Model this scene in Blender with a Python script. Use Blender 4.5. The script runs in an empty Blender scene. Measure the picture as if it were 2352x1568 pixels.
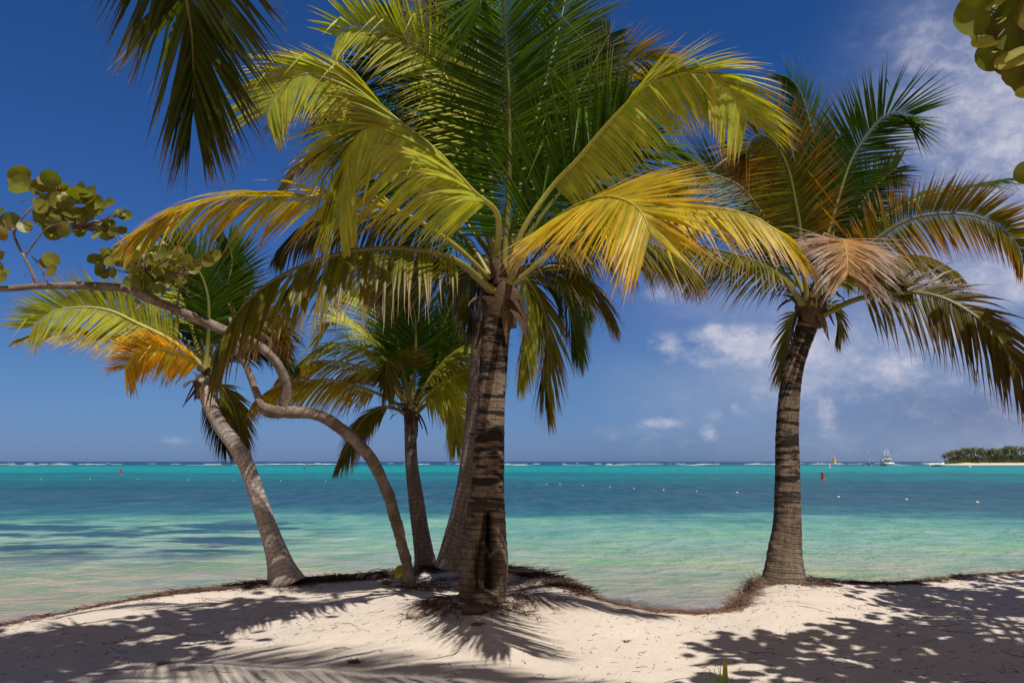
import bpy, math, random
import numpy as np
from mathutils import Vector, Matrix, noise as mnoise

# ------------------------------------------------------------------ basics
C = bpy.data.collections.new("scene"); bpy.context.scene.collection.children.link(C)
sc = bpy.context.scene
F = 1829.0; HZ = 1059.0; CX, CY = 1176.0, 784.0
TH = math.atan((HZ - CY) / F)
CAMZ = 2.6
cT, sT = math.cos(TH), math.sin(TH)
def at(X, Y, d):
    """point on the ray of photo position (2352 wide) at ground distance d"""
    u = (X - CX) / F; v = (CY - Y) / F
    dy = cT - v * sT; dz = sT + v * cT
    k = d / dy
    return Vector((u * k, d, CAMZ + dz * k))
def proj(p):
    y = p[1]; z = p[2] - CAMZ
    f = y * cT + z * sT; up = -y * sT + z * cT
    if f <= 0.05: return None
    return (CX + F * p[0] / f, CY - F * up / f)
SUN_EL, SUN_AZ = math.radians(61), math.radians(-35)     # azimuth: from behind the viewer's right shoulder
SUN = Vector((-math.sin(SUN_AZ) * math.cos(SUN_EL), -math.cos(SUN_AZ) * math.cos(SUN_EL), math.sin(SUN_EL)))

def lin(c): c /= 255.0; return c / 12.92 if c <= .04045 else ((c + .055) / 1.055) ** 2.4
def S(r, g, b, k=1.0): return (lin(r) * k, lin(g) * k, lin(b) * k)
def lerp(a, b, t): return a + (b - a) * t
def mix(a, b, t): return tuple(a[i] + (b[i] - a[i]) * t for i in range(3))
def clamp(x, a=0., b=1.): return a if x < a else b if x > b else x
def sm(x, a, b): t = clamp((x - a) / (b - a)); return t * t * (3 - 2 * t)
def ns(x, y=0., z=0.): return mnoise.noise(Vector((x, y, z)))

class MB:
    def __init__(s): s.v = []; s.f = []; s.c = []; s.u = []; s.mi = []
    def add(s, v, f, c=None, u=None, mi=0):
        o = len(s.v); s.v += v; s.f += [tuple(i + o for i in q) for q in f]; s.mi += [mi] * len(f)
        s.c += (c if isinstance(c, list) else [c if c is not None else (1, 1, 1)] * len(v))
        if u is not None: s.u += u
    def build(s, name, mats, parent=None, smooth=True):
        me = bpy.data.meshes.new(name)
        me.from_pydata([tuple(p) for p in s.v], [], s.f)
        if not isinstance(mats, (list, tuple)): mats = [mats]
        for m in mats: me.materials.append(m)
        if len(mats) > 1: me.polygons.foreach_set('material_index', s.mi)
        if s.c:
            a = me.color_attributes.new('col', 'FLOAT_COLOR', 'POINT')
            arr = np.ones((len(s.v), 4), dtype=np.float32); arr[:, :3] = np.array(s.c, dtype=np.float32)
            a.data.foreach_set('color', arr.ravel())
        if s.u:
            uvl = me.uv_layers.new(name='UVMap')
            li = np.zeros(len(me.loops), dtype=np.int32); me.loops.foreach_get('vertex_index', li)
            uv = np.array(s.u, dtype=np.float32)[li]
            uvl.data.foreach_set('uv', uv.ravel())
        me.polygons.foreach_set('use_smooth', [smooth] * len(me.polygons))
        me.update()
        o = bpy.data.objects.new(name, me); C.objects.link(o)
        if parent is not None:
            o.parent = parent
            o.matrix_parent_inverse = Matrix.Identity(4)
            off = -gloc(parent)
            me.transform(Matrix.Translation(off))
        return o
def gloc(o):
    p = Vector((0, 0, 0))
    while o is not None: p += o.location; o = o.parent
    return p
def empty(name, loc):
    o = bpy.data.objects.new(name, None); C.objects.link(o); o.location = loc; o.empty_display_size = .2; return o
def tag(o, label=None, cat=None, group=None, kind=None):
    if label: o['label'] = label
    if cat: o['category'] = cat
    if group: o['group'] = group
    if kind: o['kind'] = kind
    return o

# ------------------------------------------------------------------ curves / tubes
def spline(P, n):
    """Catmull-Rom through P (list of Vectors / tuples), n samples, uniform arc length"""
    P = [np.array(p, dtype=float) for p in P]
    Q = [2 * P[0] - P[1]] + P + [2 * P[-1] - P[-2]]
    out = []
    for i in range(1, len(Q) - 2):
        p0, p1, p2, p3 = Q[i - 1:i + 3]
        for k in range(16):
            t = k / 16
            out.append(.5 * ((2 * p1) + (-p0 + p2) * t + (2 * p0 - 5 * p1 + 4 * p2 - p3) * t * t + (-p0 + 3 * p1 - 3 * p2 + p3) * t ** 3))
    out.append(Q[-2]); out = np.array(out)
    d = np.linalg.norm(np.diff(out[:, :3], axis=0), axis=1); s = np.concatenate([[0], np.cumsum(d)])
    tt = np.linspace(0, s[-1], n)
    return np.stack([np.interp(tt, s, out[:, j]) for j in range(out.shape[1])], axis=1), s[-1]
def frames(pts, n0):
    """parallel transport; returns T, N lists"""
    n = len(pts); T = []
    for i in range(n):
        t = pts[min(i + 1, n - 1)] - pts[max(i - 1, 0)]; T.append(t / (np.linalg.norm(t) + 1e-9))
    N = []; cur = np.array(n0, dtype=float)
    for i in range(n):
        cur = cur - T[i] * np.dot(cur, T[i]); l = np.linalg.norm(cur)
        if l < 1e-4: cur = np.array((0.1, -1, .2)); cur -= T[i] * np.dot(cur, T[i]); l = np.linalg.norm(cur)
        cur = cur / l; N.append(cur.copy())
    return T, N
def tube(mb, pts, rad, seg=8, n0=(0, 1, 0), col=None, flat=1.0, uvk=None, mi=0, cap=True, bump=0., seed=0):
    T, N = frames(pts, n0); v = []; f = []; u = []; c = []
    n = len(pts); L = 0.
    for i in range(n):
        if i: L += float(np.linalg.norm(pts[i] - pts[i - 1]))
        B = np.cross(T[i], N[i]); r = rad(i / (n - 1)) if callable(rad) else rad[i]
        for k in range(seg + (1 if uvk else 0)):
            a = 2 * math.pi * k / seg
            rr = r * (1 + bump * ns(math.cos(a) * 1.3 + seed, math.sin(a) * 1.3, L * 4)) if bump else r
            p = pts[i] + N[i] * math.cos(a) * rr * flat + B * math.sin(a) * rr
            v.append(tuple(p)); u.append((k / seg, L))
            if col is not None: c.append(col(i / (n - 1)) if callable(col) else col)
    m = seg + (1 if uvk else 0)
    for i in range(n - 1):
        for k in range(seg):
            a = i * m + k; b = i * m + (k + 1) % m
            f.append((a, b, b + m, a + m))
    if cap and not uvk:
        f.append(tuple(range(seg - 1, -1, -1))); f.append(tuple((n - 1) * m + k for k in range(seg)))
    mb.add(v, f, c if col is not None else None, u if uvk else None, mi)

def box(mb, c, s, col=None, rz=0., mi=0, taper=1.0):
    x, y, z = s[0] / 2, s[1] / 2, s[2] / 2; v = []
    for (a, b, d) in ((-1, -1, -1), (1, -1, -1), (1, 1, -1), (-1, 1, -1), (-1, -1, 1), (1, -1, 1), (1, 1, 1), (-1, 1, 1)):
        k = taper if d > 0 else 1.
        px, py = a * x * k, b * y * k
        v.append((c[0] + px * math.cos(rz) - py * math.sin(rz), c[1] + px * math.sin(rz) + py * math.cos(rz), c[2] + d * z))
    mb.add(v, [(3, 2, 1, 0), (4, 5, 6, 7), (0, 1, 5, 4), (1, 2, 6, 5), (2, 3, 7, 6), (3, 0, 4, 7)], col, None, mi)

# ------------------------------------------------------------------ materials
def newmat(name):
    m = bpy.data.materials.new(name); m.use_nodes = True
    nt = m.node_tree; nt.nodes.clear(); return m, nt
def nd(nt, t, **k):
    n = nt.nodes.new(t)
    for a, b in k.items():
        if a in n.inputs: n.inputs[a].default_value = b
        else: setattr(n, a, b)
    return n
def lk(nt, a, ao, b, bi): nt.links.new(a.outputs[ao], b.inputs[bi])
def ramp(nt, stops, interp='LINEAR'):
    r = nt.nodes.new('ShaderNodeValToRGB'); r.color_ramp.interpolation = interp
    e = r.color_ramp.elements
    while len(e) < len(stops): e.new(.5)
    for i, (p, c) in enumerate(stops):
        e[i].position = p
        if not isinstance(c, (tuple, list)): c = (c, c, c)
        e[i].color = (*c[:3], 1)
    return r
def mathn(nt, op, a=None, b=None, **k):
    n = nt.nodes.new('ShaderNodeMath'); n.operation = op
    for i, q in enumerate((a, b)):
        if q is None: continue
        if isinstance(q, (int, float)): n.inputs[i].default_value = q
        else: nt.links.new(q, n.inputs[i])
    if k.get('clamp'): n.use_clamp = True
    return n.outputs[0]
def mixc(nt, fac, a, b, mode='MIX'):
    n = nt.nodes.new('ShaderNodeMix'); n.data_type = 'RGBA'; n.blend_type = mode
    for key, q in ((0, fac), (6, a), (7, b)):
        if isinstance(q, (int, float)): n.inputs[key].default_value = q
        elif isinstance(q, tuple): n.inputs[key].default_value = (*q[:3], 1)
        else: nt.links.new(q, n.inputs[key])
    return n.outputs[2]
def noise_(nt, vec, scale, detail=3., rough=.55, dist=0.):
    n = nd(nt, 'ShaderNodeTexNoise'); n.inputs['Scale'].default_value = scale; n.inputs['Detail'].default_value = detail
    n.inputs['Roughness'].default_value = rough; n.inputs['Distortion'].default_value = dist
    if vec is not None: nt.links.new(vec, n.inputs['Vector'])
    return n.outputs['Fac']
def mapping(nt, vec, scale=(1, 1, 1), loc=(0, 0, 0)):
    n = nd(nt, 'ShaderNodeMapping'); n.inputs['Scale'].default_value = scale; n.inputs['Location'].default_value = loc
    nt.links.new(vec, n.inputs['Vector']); return n.outputs[0]
def bumpn(nt, h, strength, dist, nrm=None):
    n = nd(nt, 'ShaderNodeBump'); n.inputs['Strength'].default_value = strength; n.inputs['Distance'].default_value = dist
    nt.links.new(h, n.inputs['Height'])
    if nrm is not None: nt.links.new(nrm, n.inputs['Normal'])
    return n.outputs[0]

def leaf_material(name, trans=.45, rough=.36, spec=.5, vein=True):
    m, nt = newmat(name)
    at_ = nd(nt, 'ShaderNodeAttribute', attribute_name='col')
    geo = nd(nt, 'ShaderNodeTexCoord')
    n1 = noise_(nt, geo.outputs['Object'], 7., 4.)
    r = ramp(nt, [(.3, .78), (.7, 1.18)]); nt.links.new(n1, r.inputs[0])
    col = mixc(nt, 1., at_.outputs['Color'], r.outputs[0], 'MULTIPLY')
    n2 = noise_(nt, geo.outputs['Object'], 60., 2.)
    r2 = ramp(nt, [(.62, 0.), (.75, 1.)]); nt.links.new(n2, r2.inputs[0])
    f2 = mathn(nt, 'MULTIPLY', r2.outputs[0], .45)
    col = mixc(nt, f2, col, (.14, .085, .02))
    p = nd(nt, 'ShaderNodeBsdfPrincipled'); nt.links.new(col, p.inputs['Base Color'])
    p.inputs['Roughness'].default_value = rough; p.inputs['Specular IOR Level'].default_value = spec
    hs = nd(nt, 'ShaderNodeHueSaturation'); hs.inputs['Saturation'].default_value = 1.15; hs.inputs['Value'].default_value = 1.35
    nt.links.new(col, hs.inputs['Color'])
    t = nd(nt, 'ShaderNodeBsdfTranslucent'); nt.links.new(hs.outputs[0], t.inputs['Color'])
    mx = nd(nt, 'ShaderNodeMixShader'); mx.inputs[0].default_value = trans
    nt.links.new(p.outputs[0], mx.inputs[1]); nt.links.new(t.outputs[0], mx.inputs[2])
    o = nd(nt, 'ShaderNodeOutputMaterial'); nt.links.new(mx.outputs[0], o.inputs[0])
    return m
M_leaf = leaf_material('palm_leaf', rough=.40, spec=.30)
M_grape = leaf_material('grape_leaf', trans=.42, rough=.42, spec=.45)
def attr_mat(name, rough=.6, spec=.3, bump=0., bscale=40.):
    m, nt = newmat(name)
    a = nd(nt, 'ShaderNodeAttribute', attribute_name='col'); tc = nd(nt, 'ShaderNodeTexCoord')
    n1 = noise_(nt, tc.outputs['Object'], bscale, 4.); r = ramp(nt, [(.3, .75), (.7, 1.2)]); nt.links.new(n1, r.inputs[0])
    col = mixc(nt, 1., a.outputs['Color'], r.outputs[0], 'MULTIPLY')
    p = nd(nt, 'ShaderNodeBsdfPrincipled', Roughness=rough); p.inputs['Specular IOR Level'].default_value = spec
    nt.links.new(col, p.inputs['Base Color'])
    if bump: nt.links.new(bumpn(nt, n1, bump, .02), p.inputs['Normal'])
    o = nd(nt, 'ShaderNodeOutputMaterial'); nt.links.new(p.outputs[0], o.inputs[0]); return m
M_stalk = attr_mat('palm_stalk', .45, .45)
M_husk = attr_mat('fibre_husk', .85, .1, .8, 30.)
M_wood = attr_mat('dry_twig', .8, .15)

def trunk_material(name, light, dark, tint, bandpos=.5, ringk=1.0, crack=.5):
    """UV: u round the trunk, v metres along it"""
    m, nt = newmat(name); tc = nd(nt, 'ShaderNodeTexCoord'); uv = tc.outputs['UV']
    sep = nd(nt, 'ShaderNodeSeparateXYZ'); nt.links.new(uv, sep.inputs[0])
    ang = mathn(nt, 'MULTIPLY', sep.outputs[0], 2 * math.pi)
    comb = nd(nt, 'ShaderNodeCombineXYZ'); nt.links.new(mathn(nt, 'COSINE', ang), comb.inputs[0]); nt.links.new(mathn(nt, 'SINE', ang), comb.inputs[1]); nt.links.new(sep.outputs[1], comb.inputs[2])
    cyl = comb.outputs[0]
    wob = noise_(nt, mapping(nt, cyl, (.8, .8, 1.6)), 1.3, 2.)
    v2 = mathn(nt, 'ADD', sep.outputs[1], mathn(nt, 'MULTIPLY', wob, .10))
    # ring scars about every 6 cm
    fr = mathn(nt, 'FRACT', mathn(nt, 'MULTIPLY', v2, 15.5 * ringk))
    rr = ramp(nt, [(0., 0.), (.12, 1.), (.86, .8), (1., 0.)]); nt.links.new(fr, rr.inputs[0])
    # dark patches stretched round the trunk
    band = noise_(nt, mapping(nt, cyl, (.34, .34, 12.)), 1.5, 4., .6)
    rb = ramp(nt, [(bandpos - .03, 1.), (bandpos + .025, 0.)]); nt.links.new(band, rb.inputs[0])
    ck = noise_(nt, mapping(nt, cyl, (13., 13., 2.2)), 2.2, 4., .65)
    rc = ramp(nt, [(.36, 0.), (.46, 1.)]); nt.links.new(ck, rc.inputs[0])
    hb = nd(nt, 'ShaderNodeMapRange'); nt.links.new(sep.outputs[1], hb.inputs[0]); hb.inputs[1].default_value = .45; hb.inputs[2].default_value = 1.25; hb.inputs[3].default_value = .12; hb.inputs[4].default_value = 1.
    fl = noise_(nt, mapping(nt, cyl, (11, 11, 7)), 3.2, 4., .7); rfl = ramp(nt, [(.38, .55), (.52, 1.), (.66, 1.4)]); nt.links.new(fl, rfl.inputs[0])
    tone = noise_(nt, mapping(nt, cyl, (1, 1, .8)), 1.7, 5.)
    rt = ramp(nt, [(.32, 0.), (.68, 1.)]); nt.links.new(tone, rt.inputs[0])
    col = mixc(nt, rt.outputs[0], light, tint)
    fine = noise_(nt, mapping(nt, cyl, (6, 6, 16)), 6., 5., .7)
    rf = ramp(nt, [(.25, .68), (.75, 1.25)]); nt.links.new(fine, rf.inputs[0])
    col = mixc(nt, 1., col, rf.outputs[0], 'MULTIPLY')
    col = mixc(nt, .8, col, rfl.outputs[0], 'MULTIPLY')
    rt2 = ramp(nt, [(.35, .05), (.62, 1.)]); nt.links.new(noise_(nt, mapping(nt, cyl, (1.1, 1.1, 7.)), 2.2, 3.), rt2.inputs[0])
    k = mathn(nt, 'SUBTRACT', 1., mathn(nt, 'MULTIPLY', mathn(nt, 'SUBTRACT', 1., rr.outputs[0]), mathn(nt, 'MULTIPLY', rt2.outputs[0], .8)))
    col = mixc(nt, mathn(nt, 'SUBTRACT', 1., k), col, dark)
    col = mixc(nt, mathn(nt, 'MULTIPLY', mathn(nt, 'SUBTRACT', 1., rc.outputs[0]), crack), col, dark)
    col = mixc(nt, mathn(nt, 'MULTIPLY', mathn(nt, 'SUBTRACT', 1., rb.outputs[0]), .9), dark, col) if False else mixc(nt, mathn(nt, 'MULTIPLY', mathn(nt, 'MULTIPLY', rb.outputs[0], .95), hb.outputs[0]), col, dark)
    a = nd(nt, 'ShaderNodeAttribute', attribute_name='col')
    col = mixc(nt, 1., col, a.outputs['Color'], 'MULTIPLY')
    p = nd(nt, 'ShaderNodeBsdfPrincipled', Roughness=.9); p.inputs['Specular IOR Level'].default_value = .15
    nt.links.new(col, p.inputs['Base Color'])
    h = mathn(nt, 'ADD', mathn(nt, 'MULTIPLY', rr.outputs[0], .8), mathn(nt, 'MULTIPLY', rc.outputs[0], .5))
    h = mathn(nt, 'ADD', h, mathn(nt, 'MULTIPLY', fine, .7))
    h = mathn(nt, 'SUBTRACT', h, mathn(nt, 'MULTIPLY', rb.outputs[0], .6))
    nt.links.new(bumpn(nt, h, .9, .012), p.inputs['Normal'])
    o = nd(nt, 'ShaderNodeOutputMaterial'); nt.links.new(p.outputs[0], o.inputs[0]); return m
M_tr_main = trunk_material('palm_bark_dark_banded', (.29, .215, .16), (.022, .016, .013), (.18, .13, .095), .505, 1., .22)
M_tr_left = trunk_material('palm_bark_pale', (.62, .53, .48), (.20, .15, .125), (.50, .41, .36), .28, 1.0, .2)
M_tr_back = trunk_material('palm_bark_grey', (.30, .245, .215), (.07, .05, .045), (.20, .16, .14), .36, 1., .6)
def bark_mat():
    m, nt = newmat('grape_bark'); tc = nd(nt, 'ShaderNodeTexCoord'); ob = tc.outputs['Object']
    n1 = noise_(nt, ob, 6., 5.); n2 = noise_(nt, ob, 34., 5., .7); n3 = noise_(nt, ob, 14., 4.)
    r = ramp(nt, [(.3, (.13, .09, .068)), (.5, (.22, .165, .13)), (.72, (.36, .29, .245))]); nt.links.new(n1, r.inputs[0])
    r2 = ramp(nt, [(.3, .6), (.7, 1.2)]); nt.links.new(n2, r2.inputs[0])
    r3 = ramp(nt, [(.60, 0.), (.68, 1.)]); nt.links.new(n3, r3.inputs[0])
    col = mixc(nt, mathn(nt, 'MULTIPLY', r3.outputs[0], .6), r.outputs[0], (.19, .075, .045))
    col = mixc(nt, 1., col, r2.outputs[0], 'MULTIPLY')
    p = nd(nt, 'ShaderNodeBsdfPrincipled', Roughness=.85); p.inputs['Specular IOR Level'].default_value = .15
    nt.links.new(col, p.inputs['Base Color']); nt.links.new(bumpn(nt, n2, .8, .015), p.inputs['Normal'])
    o = nd(nt, 'ShaderNodeOutputMaterial'); nt.links.new(p.outputs[0], o.inputs[0]); return m
M_bark = bark_mat()
def plain(name, col, rough=.5, spec=.4, var=.15, scale=3.):
    m, nt = newmat(name); tc = nd(nt, 'ShaderNodeTexCoord'); n1 = noise_(nt, tc.outputs['Object'], scale, 4.)
    r = ramp(nt, [(.3, 1 - var), (.7, 1 + var)]); nt.links.new(n1, r.inputs[0])
    c = mixc(nt, 1., col, r.outputs[0], 'MULTIPLY')
    p = nd(nt, 'ShaderNodeBsdfPrincipled', Roughness=rough); p.inputs['Specular IOR Level'].default_value = spec
    nt.links.new(c, p.inputs['Base Color']); o = nd(nt, 'ShaderNodeOutputMaterial'); nt.links.new(p.outputs[0], o.inputs[0]); return m
M_white = plain('white_paint', (.78, .78, .77)); M_dark = plain('dark_rubber', (.03, .03, .035)); M_glass = plain('dark_glass', (.03, .035, .045), .1, .6)
M_red = plain('faded_red', (.42, .05, .04), .6, .3, .35, 2.); M_metal = plain('grey_metal', (.5, .5, .52), .35)
M_attr = attr_mat('coloured_surface', .55, .35)

def sand_mat(name, wet=False):
    m, nt = newmat(name); g = nd(nt, 'ShaderNodeNewGeometry'); P = g.outputs['Position']
    n1 = noise_(nt, P, 1.1, 5.); n2 = noise_(nt, P, 260., 3., .7); n3 = noise_(nt, P, 14., 6., .65); n4 = noise_(nt, P, 75., 3., .6)
    r = ramp(nt, [(.3, (.585, .50, .415)), (.7, (.645, .55, .455))]); nt.links.new(n1, r.inputs[0])
    r2 = ramp(nt, [(.25, .80), (.5, 1.), (.75, 1.07)]); nt.links.new(n2, r2.inputs[0])
    col = mixc(nt, 1., r.outputs[0], r2.outputs[0], 'MULTIPLY')
    r4 = ramp(nt, [(.68, 0.), (.76, 1.)]); nt.links.new(n4, r4.inputs[0])
    col = mixc(nt, mathn(nt, 'MULTIPLY', r4.outputs[0], .35), col, (.30, .19, .14))
    a = nd(nt, 'ShaderNodeAttribute', attribute_name='col')          # litter-stained ground near the roots
    col = mixc(nt, 1., col, a.outputs['Color'], 'MULTIPLY')
    p = nd(nt, 'ShaderNodeBsdfPrincipled', Roughness=.95); p.inputs['Specular IOR Level'].default_value = .1
    nt.links.new(col, p.inputs['Base Color'])
    h = mathn(nt, 'ADD', mathn(nt, 'MULTIPLY', n3, 1.), mathn(nt, 'MULTIPLY', n2, .12))
    h = mathn(nt, 'ADD', h, mathn(nt, 'MULTIPLY', n4, .25))
    nt.links.new(bumpn(nt, h, .55, .045), p.inputs['Normal'])
    o = nd(nt, 'ShaderNodeOutputMaterial'); nt.links.new(p.outputs[0], o.inputs[0]); return m
M_sand = sand_mat('coral_sand')

def sea_mat():
    m, nt = newmat('lagoon_water'); g = nd(nt, 'ShaderNodeNewGeometry'); P = g.outputs['Position']
    sep = nd(nt, 'ShaderNodeSeparateXYZ'); nt.links.new(P, sep.inputs[0])
    big = noise_(nt, mapping(nt, P, (.02, .03, 1)), 1., 6., .65)
    mid = noise_(nt, mapping(nt, P, (.11, .16, 1)), 1., 5., .65)
    ly = mathn(nt, 'LOGARITHM', mathn(nt, 'MAXIMUM', sep.outputs[1], 5.), 10.)
    # the bands lie a little nearer on the left, and their edges wander
    t = mathn(nt, 'DIVIDE', mathn(nt, 'SUBTRACT', ly, 1.), 3.)
    t = mathn(nt, 'ADD', t, mathn(nt, 'MULTIPLY', mathn(nt, 'SUBTRACT', big, .5), .13))
    t = mathn(nt, 'ADD', t, mathn(nt, 'MULTIPLY', mathn(nt, 'SUBTRACT', mid, .5), .085))
    K = .80
    st = [(.03, S(226, 214, 198, K)), (.055, S(212, 208, 184, K)), (.085, S(200, 208, 174, K)), (.115, S(180, 206, 178, K)), (.15, S(144, 192, 166, K)),
          (.185, S(112, 172, 158, K)), (.207, S(60, 122, 130, K)), (.228, S(56, 102, 120, K)), (.30, S(50, 98, 116, K)), (.345, S(40, 112, 122, K)), (.375, S(38, 132, 136, K)),
          (.405, S(28, 118, 128, K)), (.43, S(28, 154, 154, K)), (.50, S(28, 162, 158, K)), (.56, S(20, 140, 146, K)), (.60, S(20, 98, 118, K)), (.66, S(18, 76, 104, K)), (1., S(16, 62, 108, K))]
    cr = ramp(nt, st); nt.links.new(t, cr.inputs[0]); col = cr.outputs[0]
    # sea-grass beds in the shallows
    sg = noise_(nt, mapping(nt, P, (.22, .38, 1), (3.1, 1.2, 0)), 1., 4., .6)
    rs = ramp(nt, [(.45, 0.), (.53, 1.)]); nt.links.new(sg, rs.inputs[0])
    ym = ramp(nt, [(0., 0.), (.32, 0.), (.40, 1.), (.56, 1.), (.66, 0.), (1., 0.)]); nt.links.new(mathn(nt, 'DIVIDE', sep.outputs[1], 60.), ym.inputs[0])
    xm = ramp(nt, [(0., 1.), (.40, 1.), (.50, 0.), (1., 0.)]); nt.links.new(mathn(nt, 'ADD', mathn(nt, 'DIVIDE', sep.outputs[0], 30.), .68), xm.inputs[0])
    f = mathn(nt, 'MULTIPLY', mathn(nt, 'MULTIPLY', rs.outputs[0], ym.outputs[0]), xm.outputs[0])
    col = mixc(nt, mathn(nt, 'MULTIPLY', f, .9), col, S(40, 84, 110, K))
    # softer weed patches everywhere in mid lagoon
    pw = noise_(nt, mapping(nt, P, (.035, .12, 1), (8, 3, 0)), 1., 6., .65)
    rp = ramp(nt, [(.53, 0.), (.66, 1.)]); nt.links.new(pw, rp.inputs[0])
    far = ramp(nt, [(.2, 0.), (.3, 1.), (.62, 1.), (.7, 0.)]); nt.links.new(t, far.inputs[0])
    col = mixc(nt, mathn(nt, 'MULTIPLY', mathn(nt, 'MULTIPLY', rp.outputs[0], far.outputs[0]), .7), col, S(10, 84, 112, K))
    # small colour movement of the swell: greener faces
    w1 = noise_(nt, mapping(nt, P, (.7, .9, 1)), 1.15, 5., .62, .5); w2 = noise_(nt, mapping(nt, P, (3., 4., 1)), 1., 4., .6); w3 = noise_(nt, mapping(nt, P, (.16, .2, 1)), 1., 6., .7, .3)
    nearf = ramp(nt, [(0., 1.), (.25, .6), (.5, 0.)]); nt.links.new(mathn(nt, 'DIVIDE', sep.outputs[1], 120.), nearf.inputs[0])
    r1 = ramp(nt, [(.34, (.62, .90, .80)), (.66, (1.42, 1.12, 1.22))]); nt.links.new(w1, r1.inputs[0])
    col = mixc(nt, .9, col, r1.outputs[0], 'MULTIPLY')
    w4 = noise_(nt, mapping(nt, P, (.75, .16, 1)), 1., 5., .65)
    r4 = ramp(nt, [(.36, (.55, .78, .80)), (.5, (1, 1, 1)), (.66, (1.7, 1.22, 1.22))]); nt.links.new(w4, r4.inputs[0])
    ff = ramp(nt, [(.2, 0.), (.5, 1.), (1., 1.)]); nt.links.new(mathn(nt, 'DIVIDE', sep.outputs[1], 100.), ff.inputs[0])
    col = mixc(nt, mathn(nt, 'MULTIPLY', ff.outputs[0], .85), col, r4.outputs[0], 'MULTIPLY')
    r3 = ramp(nt, [(.35, (.84, .91, .94)), (.65, (1.14, 1.08, 1.05))]); nt.links.new(w3, r3.inputs[0])
    col = mixc(nt, .9, col, r3.outputs[0], 'MULTIPLY')
    gp_ = noise_(nt, mapping(nt, P, (.22, .5, 1), (4, 4, 0)), 1., 4., .55, .6)
    rg = ramp(nt, [(.40, (.90, .93, 1.08)), (.52, (1, 1, 1)), (.66, (.98, 1.14, .80))]); nt.links.new(gp_, rg.inputs[0])
    col = mixc(nt, nearf.outputs[0], col, rg.outputs[0], 'MULTIPLY')
    ch = noise_(nt, mapping(nt, P, (.7, 1.1, 1)), 2.4, 3., .5, 1.2)
    h = mathn(nt, 'ADD', mathn(nt, 'MULTIPLY', w1, .5), mathn(nt, 'MULTIPLY', w2, .10))
    h2 = mathn(nt, 'ADD', h, mathn(nt, 'MULTIPLY', w3, 1.2))
    h2 = mathn(nt, 'ADD', h2, mathn(nt, 'MULTIPLY', ch, .05))
    nrm = bumpn(nt, h2, .8, 1.)
    d = nd(nt, 'ShaderNodeBsdfDiffuse'); nt.links.new(col, d.inputs['Color']); nt.links.new(nrm, d.inputs['Normal'])
    gl = nd(nt, 'ShaderNodeBsdfGlossy', Roughness=.16); nt.links.new(nrm, gl.inputs['Normal'])
    fr = nd(nt, 'ShaderNodeFresnel', IOR=1.33); nt.links.new(nrm, fr.inputs['Normal'])
    fac = mathn(nt, 'MINIMUM', mathn(nt, 'MULTIPLY', fr.outputs[0], .9), .42)
    tr = nd(nt, 'ShaderNodeBsdfTransparent'); nt.links.new(mixc(nt, .5, (1, 1, 1), col), tr.inputs['Color'])
    sh = ramp(nt, [(0., .75), (.215, .72), (.30, .45), (.45, .12), (.6, 0.)]); nt.links.new(mathn(nt, 'DIVIDE', sep.outputs[1], 60.), sh.inputs[0])
    m0 = nd(nt, 'ShaderNodeMixShader'); nt.links.new(sh.outputs[0], m0.inputs[0]); nt.links.new(d.outputs[0], m0.inputs[1]); nt.links.new(tr.outputs[0], m0.inputs[2])
    m1 = nd(nt, 'ShaderNodeMixShader'); nt.links.new(fac, m1.inputs[0]); nt.links.new(m0.outputs[0], m1.inputs[1]); nt.links.new(gl.outputs[0], m1.inputs[2])
    o = nd(nt, 'ShaderNodeOutputMaterial'); nt.links.new(m1.outputs[0], o.inputs[0]); return m
M_sea = sea_mat()

# ------------------------------------------------------------------ sand bank
CREST = [(-500, 1500, 7.4), (-200, 1462, 8.4), (0, 1436, 9.0), (120, 1412, 9.4), (200, 1396, 9.7), (400, 1361, 10.3), (600, 1340, 11.0), (800, 1326, 11.5), (930, 1316, 11.7), (985, 1301, 12.2), (1040, 1297, 12.3),
         (1180, 1306, 11.5), (1255, 1322, 10.7), (1296, 1345, 10.1), (1340, 1366, 9.6), (1400, 1385, 9.2), (1500, 1402, 8.8), (1600, 1407, 8.65), (1672, 1400, 8.75), (1700, 1380, 9.2), (1722, 1350, 10.0),
         (1752, 1330, 10.9), (1850, 1329, 11.2), (2000, 1340, 11.0), (2100, 1337, 11.2), (2200, 1324, 12.0), (2352, 1313, 13.0), (2600, 1300, 14.), (3100, 1290, 15.)]
CR = [at(*c) for c in CREST]
cxs = np.array([p.x for p in CR]); cys = np.array([p.y for p in CR]); czs = np.array([p.z for p in CR])
assert np.all(np.diff(cxs) > 0)
def edge_y(x): return float(np.interp(x, cxs, cys)) + .05 * ns(x * 2.1, 3.3) + .025 * ns(x * 7.3, 1.1)
def edge_z(x): return float(np.interp(x, cxs, czs))
def sand_z(x, y):
    ez = edge_z(x); ye = edge_y(x)
    s = ye - y
    if s >= 0:
        base = lerp(ez, .98 + .02 * x * .2, sm(s, .3, 3.2))
        # scoop in front of the cove and hummocks round the palm feet
        base += .10 * ns(x * .42, y * .5, 1.7) * sm(s, .2, 1.5) + .035 * ns(x * 1.5, y * 1.7, 5.) * sm(s, .05, .7) + .012 * ns(x * 5, y * 5, 2.)+ .006 * ns(x * 13, y * 13, 7.)
        for (bx, by, r, h) in HUMP:
            d2 = ((x - bx) ** 2 + (y - by) ** 2) / (r * r)
            if d2 < 6: base += h * math.exp(-d2)
        return base
    s = -s
    bank = lerp(ez, .22, sm(s, -.12, .55)) if s < .55 else lerp(.22, -.06, clamp((s - .55) / 3.2)) if s < 3.75 else -.06 - (s - 3.75) * .035
    y0 = 13.1
    return bank
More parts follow.
